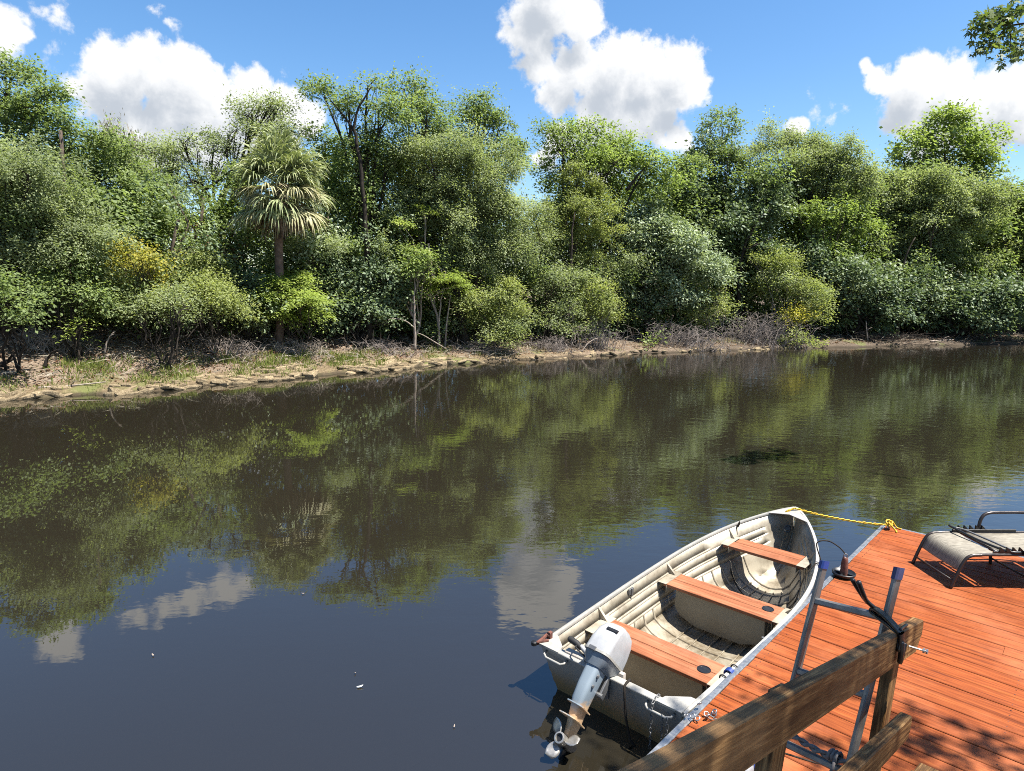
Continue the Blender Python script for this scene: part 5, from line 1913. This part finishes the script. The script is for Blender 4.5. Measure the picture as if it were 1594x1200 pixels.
# ---- sabal palm
PY = shoreY(430) + 3.2
pb = atY(431, 500, PY)
pz = float(ground_z(pb[0], pb[1]))
palm = thing('palm_tree', 'tall cabbage palm with a shaggy round head of drooping fronds', 'palm tree', (pb[0], pb[1], pz), 0, TALL)
pc = Vector(atY(438, 286, PY))
rel = pc - Vector((pb[0], pb[1], pz))
m = MB()
pts = [Vector((0, 0, -.15)) + (rel - Vector((0, 0, -.15))) * (q / 14) + Vector((.05 * math.sin(q * .5), 0, 0)) for q in range(15)]
m.tube(pts, [.18 if q == 0 else (.14 + .006 * (q % 2)) if q < 11 else .17 + .02 * (q - 11) for q in range(15)], 12)
m.build('trunk', M['palm_trunk'], palm, True)
# old leaf bases (boots) on the upper trunk
m = MB()
rgp = random.Random(4)
for q in range(46):
    a = q * 2.4
    h = rel.z - .15 - .036 * q
    m.box((rel.x * h / rel.z + .19 * math.cos(a), rel.y * h / rel.z + .19 * math.sin(a), h), .05, .07, .22, (Vector((math.cos(a), math.sin(a), .25)).normalized(), Vector((-math.sin(a), math.cos(a), 0)), Vector((-.3 * math.cos(a), -.3 * math.sin(a), 1)).normalized()))
o = m.build('boots', M['bark'], palm)
o['kind'] = 'stuff'


def frond_mesh(name, mat, seed, el, petiole, size, droop):
    """costapalmate fan: stalk rising at angle el in the XZ plane, leaflets spread and hang by gravity"""
    rg_ = np.random.default_rng(seed)
    Q, T = [], []
    nl = 30
    ce, se = math.cos(el), math.sin(el)
    ax = np.array([ce, 0, se])
    nrm = np.array([-se, 0, ce])
    lat = np.array([0, 1.0, 0])
    roll = rg_.uniform(-.5, .5)
    lat, nrm = lat * math.cos(roll) + nrm * math.sin(roll), nrm * math.cos(roll) - lat * math.sin(roll)
    bend = np.array([0, 0, -.16 * petiole * max(0, ce)])
    mid = ax * petiole + bend
    for i in range(nl):
        if rg_.random() < .10:
            continue
        f = i / (nl - 1) * 2 - 1
        a = f * R(108)
        L = size * (1 - .30 * abs(f) ** 1.5) * rg_.uniform(.8, 1.12)
        dr = droop * rg_.uniform(.6, 1.5)
        d = unit(ax * math.cos(a) + lat * math.sin(a) + nrm * (.22 + rg_.normal(0, .10)))
        prev = mid - ax * .10 * (1 - abs(f))
        side = unit(np.cross(d, nrm) + rg_.normal(size=3) * .25)
        w = .030 * size / .9
        nseg = 6
        for s in range(nseg):
            k0_, k1_ = s / nseg, (s + 1) / nseg
            d = unit(d + np.array([0, 0, -dr * (k1_ ** 1.4) * .62]))
            nx = prev + d * L / nseg
            w0 = w * (.55 + .9 * k0_ if k0_ < .4 else 1.5 * (1 - k0_))
            w1 = w * (.55 + .9 * k1_ if k1_ < .4 else 1.5 * (1 - k1_) + .03)
            sd_ = unit(side - d * np.dot(side, d))
            Q.append([prev - sd_ * w0, prev + sd_ * w0, nx + sd_ * w1, nx - sd_ * w1])
            T.append(.45 + rg_.normal(0, .2) + .25 * k0_)
            prev = nx
    for o_ in (lat * .014, nrm * .014):
        z_ = np.zeros(3)
        Q.append([z_ - o_, z_ + o_, mid + o_, mid - o_])
        T.append(.6)
    me_o = quad_cloud(name, np.array(Q), np.array(T), mat)
    me_ = me_o.data
    bpy.data.objects.remove(me_o)
    return me_


ELS = [84, 66, 50, 34, 18, 2, -14, -30, -46, -62]
fronds = {}
for q, el in enumerate(ELS):
    if el > 10:
        fronds[q] = [frond_mesh('frond', M['frond'], 40 + q * 3 + v_, R(el), 1.0, 1.12, .9 + .1 * v_) for v_ in range(2)]
    elif el > -36:
        fronds[q] = [frond_mesh('frond', M['frond_tan' if v_ else 'frond'], 40 + q * 3 + v_, R(el), 1.0, 1.12, .9) for v_ in range(3)]
    else:
        fronds[q] = [frond_mesh('frond', M['frond_dead' if v_ else 'frond_tan'], 40 + q * 3 + v_, R(el), .78, 1.0, 1.1) for v_ in range(3)]
NF = 112
for q in range(NF):
    k0_ = (q + .5) / NF
    el = 86 - 150 * k0_ ** 1.05
    qi = min(range(len(ELS)), key=lambda i_: abs(ELS[i_] - el + rgp.uniform(-16, 16)))
    fo = link('frond', fronds[qi][rgp.randrange(len(fronds[qi]))], palm)
    fo.location = rel + Vector((0, 0, .10 - .45 * k0_))
    fo.rotation_euler = (0, 0, R(q * 137.508 + rgp.uniform(-20, 20)))
    s = rgp.uniform(.86, 1.14)
    fo.scale = (s, s, s)

# ------------------------------------------------------------------ limestone ledge
rgr = np.random.default_rng(9)
rock_meshes = []
for q in range(12):
    m = MB()
    n = int(rgr.integers(7, 11))
    rr = rgr.uniform(.7, 1.15, n)
    flatr = rgr.uniform(.5, .85)
    outl = [(math.cos(2 * math.pi * i / n) * rr[i], math.sin(2 * math.pi * i / n) * rr[i] * flatr) for i in range(n)]
    hz = rgr.uniform(.34, .6)
    s0 = [(x * .86, y * .86, -.35) for x, y in outl]
    s1 = [(x, y, rgr.uniform(-.05, .12)) for x, y in outl]
    s2 = [(x * .93 + rgr.normal(0, .03), y * .93, hz * rgr.uniform(.7, .95)) for x, y in outl]
    s3 = [(x * .60 + rgr.normal(0, .05), y * .6, hz * rgr.uniform(.95, 1.12)) for x, y in outl]
    m.loft([s0, s1, s2, s3])
    rock_meshes.append(m.mesh('rock', M['rock']))
ledge = thing('limestone_ledge', 'long ledge of broken tan limestone rocks along the far waterline', 'rock ledge', (SH[3][0], SH[3][1], 0))
lx, ly = ledge.location.x, ledge.location.y
t_left = float(np.interp(-13.5, SH[:, 0], _arc))
t_mid = float(np.interp(-2.0, SH[:, 0], _arc))
t_end = float(np.interp(14, SH[:, 0], _arc))
spots = []
for q in range(112):
    spots.append((t_left + (t_mid - t_left) * (q + rgr.uniform(-.4, .4)) / 112, rgr.normal(.06, .06), rgr.uniform(.11, .24)))
for q in range(74):
    spots.append((t_left + (t_mid - t_left) * (q + rgr.uniform(-.5, .5)) / 74, rgr.normal(.36, .13), rgr.uniform(.10, .24)))
for q in range(62):
    spots.append((t_mid + (t_end - t_mid) * (q + rgr.uniform(-.5, .5)) / 62, rgr.normal(.10, .10), rgr.uniform(.10, .22)))
ta, tb_ = float(np.interp(-8.0, SH[:, 0], _arc)), float(np.interp(-4.0, SH[:, 0], _arc))
for q in range(48):
    spots.append((rgr.uniform(ta, tb_), rgr.uniform(.3, 1.15), rgr.uniform(.14, .34)))
for (t_, s_, sz) in spots:
    p = shore(np.array([t_]))[0] + NRM2 * s_
    if math.sin(t_ * 1.9) + math.sin(t_ * .83 + 2) < -1.45:
        continue
    z = max(-.03, float(ground_z(p[0], p[1]))) - sz * .12
    o = link('rock', rock_meshes[int(rgr.integers(0, 12))], ledge)
    o.location = (p[0] - lx, p[1] - ly, z + .01)
    o.rotation_euler = (rgr.normal(0, .16), rgr.normal(0, .16), math.atan2(EDIR[1], EDIR[0]) + rgr.normal(0, .45) + (math.pi if rgr.random() < .5 else 0))
    o.scale = (sz * rgr.uniform(.9, 1.5), sz * rgr.uniform(.6, 1.0), sz * rgr.uniform(.45, .85))

# ------------------------------------------------------------------ litter, grass, dead wood on the far bank
def ground_points(n, t0, t1, s0, s1, rg_, power=1.0):
    t_ = rg_.uniform(t0, t1, n)
    s_ = s0 + (s1 - s0) * rg_.uniform(0, 1, n) ** power
    p = shore(t_) + NRM2[None, :] * s_[:, None]
    return np.column_stack([p, ground_z(p[:, 0], p[:, 1])])


t_far = float(np.interp(33, SH[:, 0], _arc))
P = np.concatenate([ground_points(15000, t_left - 3, t_mid, .8, 7.5, rgr, .9), ground_points(9000, t_mid, t_far, .35, 5, rgr)])
n = len(P)
N_ = unit(np.array([0, 0, 1.0]) + rgr.normal(size=(n, 3)) * .42)
T_ = rgr.normal(size=(n, 3))
Ls = rgr.uniform(.05, .13, n)
Q = leaf_quads(P + np.array([0, 0, .012]), N_, T_, Ls, Ls * .5)
tag(quad_cloud('leaf_litter', Q, rgr.uniform(0, 1, n), M['rustleaf']), kind='stuff')
# fallen pale twigs
P = np.concatenate([ground_points(2600, t_left - 3, t_mid, 1.0, 7, rgr), ground_points(1900, t_mid, t_far, .2, 5, rgr)])
n = len(P)
T_ = unit(np.column_stack([rgr.normal(size=(n, 2)), rgr.normal(0, .25, n)]))
Q = leaf_quads(P + np.array([0, 0, .03]), unit(rgr.normal(size=(n, 3)) * .6 + np.array([0, -.3, 1])), T_, rgr.uniform(.2, .75, n), np.full(n, .026))
tag(quad_cloud('twig_litter', Q, rgr.uniform(.5, 1, n), M['moss']), kind='stuff')
# grass tufts near the ledge
cl_ = []
for (a, b_, nn_) in ((-8.2, -4.2, 120), (-11.5, -8.5, 60), (-4, 1, 26), (-13, -11, 16)):
    cl_.append(ground_points(nn_, float(np.interp(a, SH[:, 0], _arc)), float(np.interp(b_, SH[:, 0], _arc)), .25, 2.2, rgr, .8))
C_ = np.concatenate(cl_)
ci = np.repeat(np.arange(len(C_)), 34)
n = len(ci)
P = C_[ci] + np.column_stack([rgr.normal(0, .16, (n, 2)), np.zeros(n)])
P[:, 2] = ground_z(P[:, 0], P[:, 1])
T_ = unit(np.column_stack([rgr.normal(0, .35, (n, 2)), np.ones(n)]))
N_ = unit(rgr.normal(size=(n, 3)) * np.array([1, 1, .2]))
Ls = rgr.uniform(.06, .2, n) * rgr.choice([.6, 1.0, 1.5], len(C_))[ci]
Q = leaf_quads(P, N_, T_, Ls, np.full(n, .022))
tag(quad_cloud('grass', Q, rgr.uniform(.2, 1, n), M['grass']), kind='stuff')


def brush(name, label, cat, px, off, rx, h, n, seed, mat='twig', group='heaps of dead grey brush on the far bank', spread=1.0, r=.012, arch=.6):
    rg_ = np.random.default_rng(seed)
    Y = shoreY(px) + off
    b = atY(px, 500, Y)
    gz = float(ground_z(b[0], b[1]))
    root = thing(name, label, cat, (b[0], b[1], gz), 0, group)
    m_ = MB()
    sc = depth_scale(px, 500, Y)
    rx, h = rx * sc, h * sc
    for q in range(n):
        x0 = rg_.normal(0, rx * .45)
        y0 = rg_.normal(0, rx * .25)
        a = rg_.uniform(0, 6.28)
        L = rg_.uniform(.35, 1.0) * rx * .9 * spread
        dx, dy = math.cos(a) * L, math.sin(a) * L * .6
        z0 = max(-.3, float(ground_z(b[0] + x0, b[1] + y0)) - gz)
        hz = rg_.uniform(.15, 1.0) * h
        pts = []
        ns = 4
        for i in range(ns + 1):
            k0_ = i / ns
            pts.append(Vector((x0 + dx * k0_ + rg_.normal(0, .03), y0 + dy * k0_ + rg_.normal(0, .03), z0 - .04 + hz * (k0_ + arch * math.sin(math.pi * k0_) * .5 - .25 * k0_ * k0_))))
        rr = rg_.uniform(.5, 1.4) * r
        m_.tube(pts, [rr, rr * .85, rr * .7, rr * .5, rr * .25], 4, cap=False)
        for s in range(3):
            i = int(rg_.integers(1, ns))
            e_ = pts[i] + Vector((rg_.normal(0, .18), rg_.normal(0, .12), rg_.normal(.06, .14))) * (rx / 1.2) ** .5
            m_.tube([pts[i], pts[i].lerp(e_, .5) + Vector((0, 0, .03)), e_], [rr * .5, rr * .4, rr * .2], 3, cap=False)
    o_ = m_.build('branches', M[mat], root)
    return root


BR = [
    ('brush_pile', 'large grey tangle of dead branches under the olive bush at right', 'brush pile', 1190, .9, 60, 60, 240, dict()),
    ('brush_pile', 'grey dead twigs drooping to the water below the silvery willow', 'brush pile', 1068, .7, 56, 44, 200, dict()),
    ('brush_pile', 'low heap of dead twigs left of the silvery willow by the ledge', 'brush pile', 935, .7, 34, 32, 90, dict(arch=1.4)),
    ('brush_pile', 'brown dead brush behind the ledge below the yellowish middle bush', 'brush pile', 760, 1.3, 60, 24, 95, dict()),
    ('brush_pile', 'tangle of dead branches right of the multi stemmed left shrub', 'brush pile', 345, 2.6, 62, 34, 110, dict()),
    ('brush_pile', 'dry brown brush against the slope under the vivid lime bush', 'brush pile', 465, 2.4, 52, 24, 90, dict(mat='bark_pale')),
    ('brush_pile', 'dry straw coloured vines on the slope at the far left', 'brush pile', 60, 3.0, 48, 26, 150, dict(mat='bark_pale', arch=.9)),
    ('brush_pile', 'dead branches in the shade between the twin trunks and the palm', 'brush pile', 600, 2.2, 60, 26, 70, dict()),
    ('brush_pile', 'dark twigs beside the tan ledge at the middle of the far bank', 'brush pile', 862, .9, 40, 30, 110, dict()),
    ('brush_pile', 'low dead branches along the shaded waterline at the right', 'brush pile', 1390, 1.0, 80, 16, 110, dict(mat='bark')),
    ('brush_pile', 'dark brush and roots near the right edge of the waterline', 'brush pile', 1550, 1.0, 70, 16, 90, dict(mat='bark')),
]
for k_, (nm, lab, cat, px, off, rx, h, n, opt) in enumerate(BR):
    brush(nm, lab, cat, px, off, rx, h, n, 300 + k_, **opt)

# single dead limbs one can tell apart
LIMB = [
    ('pale forked dead limb standing on the left dirt slope', [(163, 552), (166, 535), (173, 522), (180, 516)], 2.4, .03),
    ('long pale dead limb lying on the left ledge', [(60, 606), (110, 602), (165, 596)], .5, .03),
    ('pale dead branch lying on the slope below the golden shrub', [(150, 562), (170, 556), (188, 553), (205, 548)], 2.2, .022),
    ('short dark stump leaning on the left slope', [(70, 575), (74, 560), (84, 554)], 1.7, .05),
    ('dark mossy stump at the left edge of the slope', [(2, 572), (12, 565), (22, 560)], 1.8, .07),
    ('thin dead branch lying in the moss behind the pale slabs', [(424, 541), (440, 550), (456, 556)], 1.8, .025),
    ('bleached dead branch arching over the tan ledge in the middle', [(905, 540), (918, 524), (935, 518), (946, 530), (952, 548)], .4, .02),
    ('pale bare trunk leaning behind the middle ledge', [(897, 525), (893, 500), (880, 480), (888, 474)], 1.6, .03),
    ('pale bare stick rising at the shaded waterline on the right', [(1351, 532), (1349, 515), (1348, 500)], 1.2, .035),
    ('pale log lying at the waterline on the right', [(1448, 534), (1465, 533), (1484, 531)], .7, .05),
    ('grey dead branch reaching out left of the twin trunks', [(645, 510), (632, 500), (616, 496), (604, 498)], 2.0, .025),
    ('fallen grey branch leaning between the twin trunks and the water', [(700, 548), (680, 536), (660, 524), (650, 520)], 1.6, .025),
]
for (lab, pix, off, r) in LIMB:
    pw = [Vector(atY(px, py, shoreY(px) + off)) for (px, py) in pix]
    gz = float(ground_z(pw[0].x, pw[0].y))
    dz = gz - pw[0].z
    pw = [p + Vector((0, 0, dz if abs(dz) < .6 else 0)) for p in pw]
    pw = [Vector((p.x, p.y, max(p.z, float(ground_z(p.x, p.y)) + r * .4))) for p in pw]
    o = thing('dead_limb', lab, 'dead branch', pw[0])
    m = MB()
    sp_ = smooth_path([p - pw[0] for p in pw], 4)
    m.tube(sp_, [r * (1.1 - .7 * i / len(sp_)) for i in range(len(sp_))], 6)
    m.build('wood', M['bark_dark' if 'dark' in lab else 'moss_wood' if 'moss_wood' in M else 'bark_pale'], o, True)
    m = MB()
    a = sp_[len(sp_) // 2]
    e_ = a + Vector((r * 7, -r * 2, r * 5))
    m.tube([a, a.lerp(e_, .5) + Vector((0, 0, r)), e_], [r * .5, r * .4, r * .2], 5)
    m.build('side_twig', M['bark_dark' if 'dark' in lab else 'bark_pale'], o, True)

# ------------------------------------------------------------------ shade tree on the near bank, its boughs reach over the dock
def star_leaves(P, N, T, L):
    """five lobed leaves as three crossing quads each"""
    out = []
    T = unit(T - N * np.sum(T * N, axis=1, keepdims=True))
    B = np.cross(N, T)
    for a, k_ in ((0, 1.0), (52, .88), (-52, .88), (105, .6), (-105, .6)):
        d = T * math.cos(R(a)) + B * math.sin(R(a))
        out.append(leaf_quads(P, N, d, L * k_, L * .36))
    return np.concatenate(out)


gum_leaf = leaf_mat('sweetgum_leaf', (.05, .07, .02), (.10, .14, .035), (.19, .22, .06), .42, .4)
rgs = np.random.default_rng(12)


def bough(tip_pts, n, leaf_len, spreadv, rr=.03):
    """leaf sprays round the given points"""
    Pn = []
    for p in tip_pts:
        k_ = max(1, int(n / len(tip_pts)))
        Pn.append(np.array(p)[None, :] + rgs.normal(size=(k_, 3)) * np.array(spreadv))
    P_ = np.concatenate(Pn)
    k_ = len(P_)
    N_ = unit(rgs.normal(size=(k_, 3)) * .55 + np.array([0, -.25, .75]))
    T_ = unit(rgs.normal(size=(k_, 3)) * .6 + np.array([-.3, 0, -.7]))
    Lf = rgs.uniform(.6, 1.15, k_) * leaf_len
    q_ = star_leaves(P_, N_, T_, Lf)
    t_ = np.tile(np.clip(rgs.normal(.42, .2, k_), 0, 1), 5)
    return q_, t_


vis = []
for (px, py, Yv) in ((1535, 28, 10.4), (1548, 20, 10.5), (1560, 35, 10.6), (1575, 22, 10.7), (1590, 12, 10.8), (1598, 40, 10.8), (1568, 52, 10.6), (1532, 68, 10.3), (1545, 72, 10.4), (1525, 36, 10.3), (1583, 62, 10.7), (1600, 70, 10.8), (1572, 84, 10.5), (1586, 84, 10.6), (1538, 48, 10.4), (1620, 30, 11), (1630, -20, 11), (1590, -25, 10.8)):
    vis.append(atY(px, py, Yv))
q1, t1 = bough(vis, 520, .10, (.085, .12, .07))
# higher boughs that dapple the dock and the handrail: they stand up-sun of what they shade
hi = []
for (tx, ty, tz, up_, k_) in ((2.45, 3.15, DZ, 6.4, 9), (2.75, 3.45, DZ, 6.6, 7), (2.2, 2.75, DZ, 6.3, 9), (2.6, 2.8, DZ, 6.6, 6), (3.0, 3.0, DZ, 6.8, 4), (1.95, 3.1, DZ, 6.0, 3), (1.3, 3.55, DZ, 6.0, 4), (1.75, 3.3, DZ, 6.0, 3),
                          (.2, .85, 2.2, 4.6, 13), (.6, 1.2, 2.05, 4.7, 13), (.95, 1.7, 1.9, 5.0, 12), (-.2, .4, 2.4, 4.6, 9), (1.35, 2.0, 1.7, 5.2, 7), (.4, 1.0, 2.1, 5.2, 10), (.75, 1.45, 2.0, 5.2, 12), (1.1, 1.9, 1.8, 4.8, 9)):
    for q in range(k_):
        c_ = Vector((tx, ty, tz)) + SUN / SUN.z * up_
        hi.append(np.array(c_) + rgs.normal(size=3) * np.array([.2, .2, .14]))
q2, t2 = bough(hi, len(hi) * 10, .085, (.10, .10, .08))


def near_tree(name, label, base, boughs, clouds, top, seed, limb_r):
    """trunk with limbs running to leafy boughs, plus a round head of foliage at top"""
    rr = np.random.default_rng(seed)
    base = Vector(base)
    root = thing(name, label, 'tree', base)
    head = []
    for q in range(40):
        d = unit(rr.normal(size=3))
        head.append(np.array(base) + np.array(top) + d * np.array([2.0, 2.0, 1.3]) * rr.uniform(.5, 1))
    qh, th_ = bough(head, 1600, .11, (.45, .45, .3))
    Qs = [c[0] for c in clouds] + [qh]
    Ts = [c[1] for c in clouds] + [th_]
    quad_cloud('crown', np.concatenate(Qs) - np.array(base), np.concatenate(Ts), gum_leaf, root)
    m_ = MB()
    tp = Vector(top)
    m_.tube(smooth_path([(0, 0, -.5), (.05, .05, 1.5), tp * .45 + Vector((-.1, .1, 0)), tp * .75, tp], 4), [.24 - .011 * i for i in range(17)], 9)
    for tips in boughs + [head[::3]]:
        ctr = sum((Vector(t_) for t_ in tips), Vector()) / len(tips) - base
        a = Vector((tp.x * .7, tp.y * .7, min(tp.z * .7, ctr.z)))
        path = smooth_path([a, a.lerp(ctr, .5) + Vector((0, 0, .35)), ctr], 6)
        m_.tube(path, [limb_r * (1 - .8 * i / len(path)) for i in range(len(path))], 6)
        for t_ in tips[::2]:
            e_ = Vector(t_) - base
            s0 = min(path[4:], key=lambda p: (p - e_).length)
            m_.tube([s0, s0.lerp(e_, .5) + Vector((0, 0, .06)), e_], [.014, .009, .004], 4, cap=False)
    m_.build('trunk', M['bark'], root, True)


near_tree('sweetgum_tree', 'near tree with star shaped leaves reaching in at the top right corner', (14.5, 5.5, .4), [vis], [(q1, t1)], (.4, .8, 8.2), 5, .05)
near_tree('shade_tree', 'tall tree beside the gangway that dapples the handrail and deck', (7.6, -3.2, .6), [hi[:60], hi[60:]], [(q2, t2)], (.3, -.3, 9.0), 6, .06)

# ------------------------------------------------------------------ leaves drifting on the water
for k_, (px, py, L, lab) in enumerate(((560, 1069, .026, 'pale curled leaf floating on the calm water left of the motor'), (707, 1131, .012, 'tiny pale leaf floating nearest the bottom edge of the calm water'), (238, 1020, .016, 'tiny pale leaf floating alone on the blue water at left'), (472, 924, .016, 'tiny pale leaf floating by the reflection of the tall oak'), (553, 1048, .010, 'tiny pale fleck floating just above the curled leaf'))):
    p = at(px, py, .006)
    o = thing('floating_leaf', lab, 'leaf', p, R(20 + 60 * k_), 'leaves floating on the river')
    m = MB()
    m.loft([[(-L, 0, .004), (-L, .001, .002)], [(-L * .5, L * .35, .002), (-L * .5, -L * .35, .002)], [(L * .3, L * .4, .003), (L * .3, -L * .4, .003)], [(L, .002, .010), (L, -.002, .010)]], closed=False)
    b_ = m.build('blade', M['white_pl' if L > .02 else 'bark_pale'], o, True)
    sm_ = b_.modifiers.new('thick', 'SOLIDIFY')
    sm_.thickness = .002
print('LEAVES', N_LEAVES, sum(len(o.data.polygons) for o in bpy.data.objects if o.type == 'MESH'))
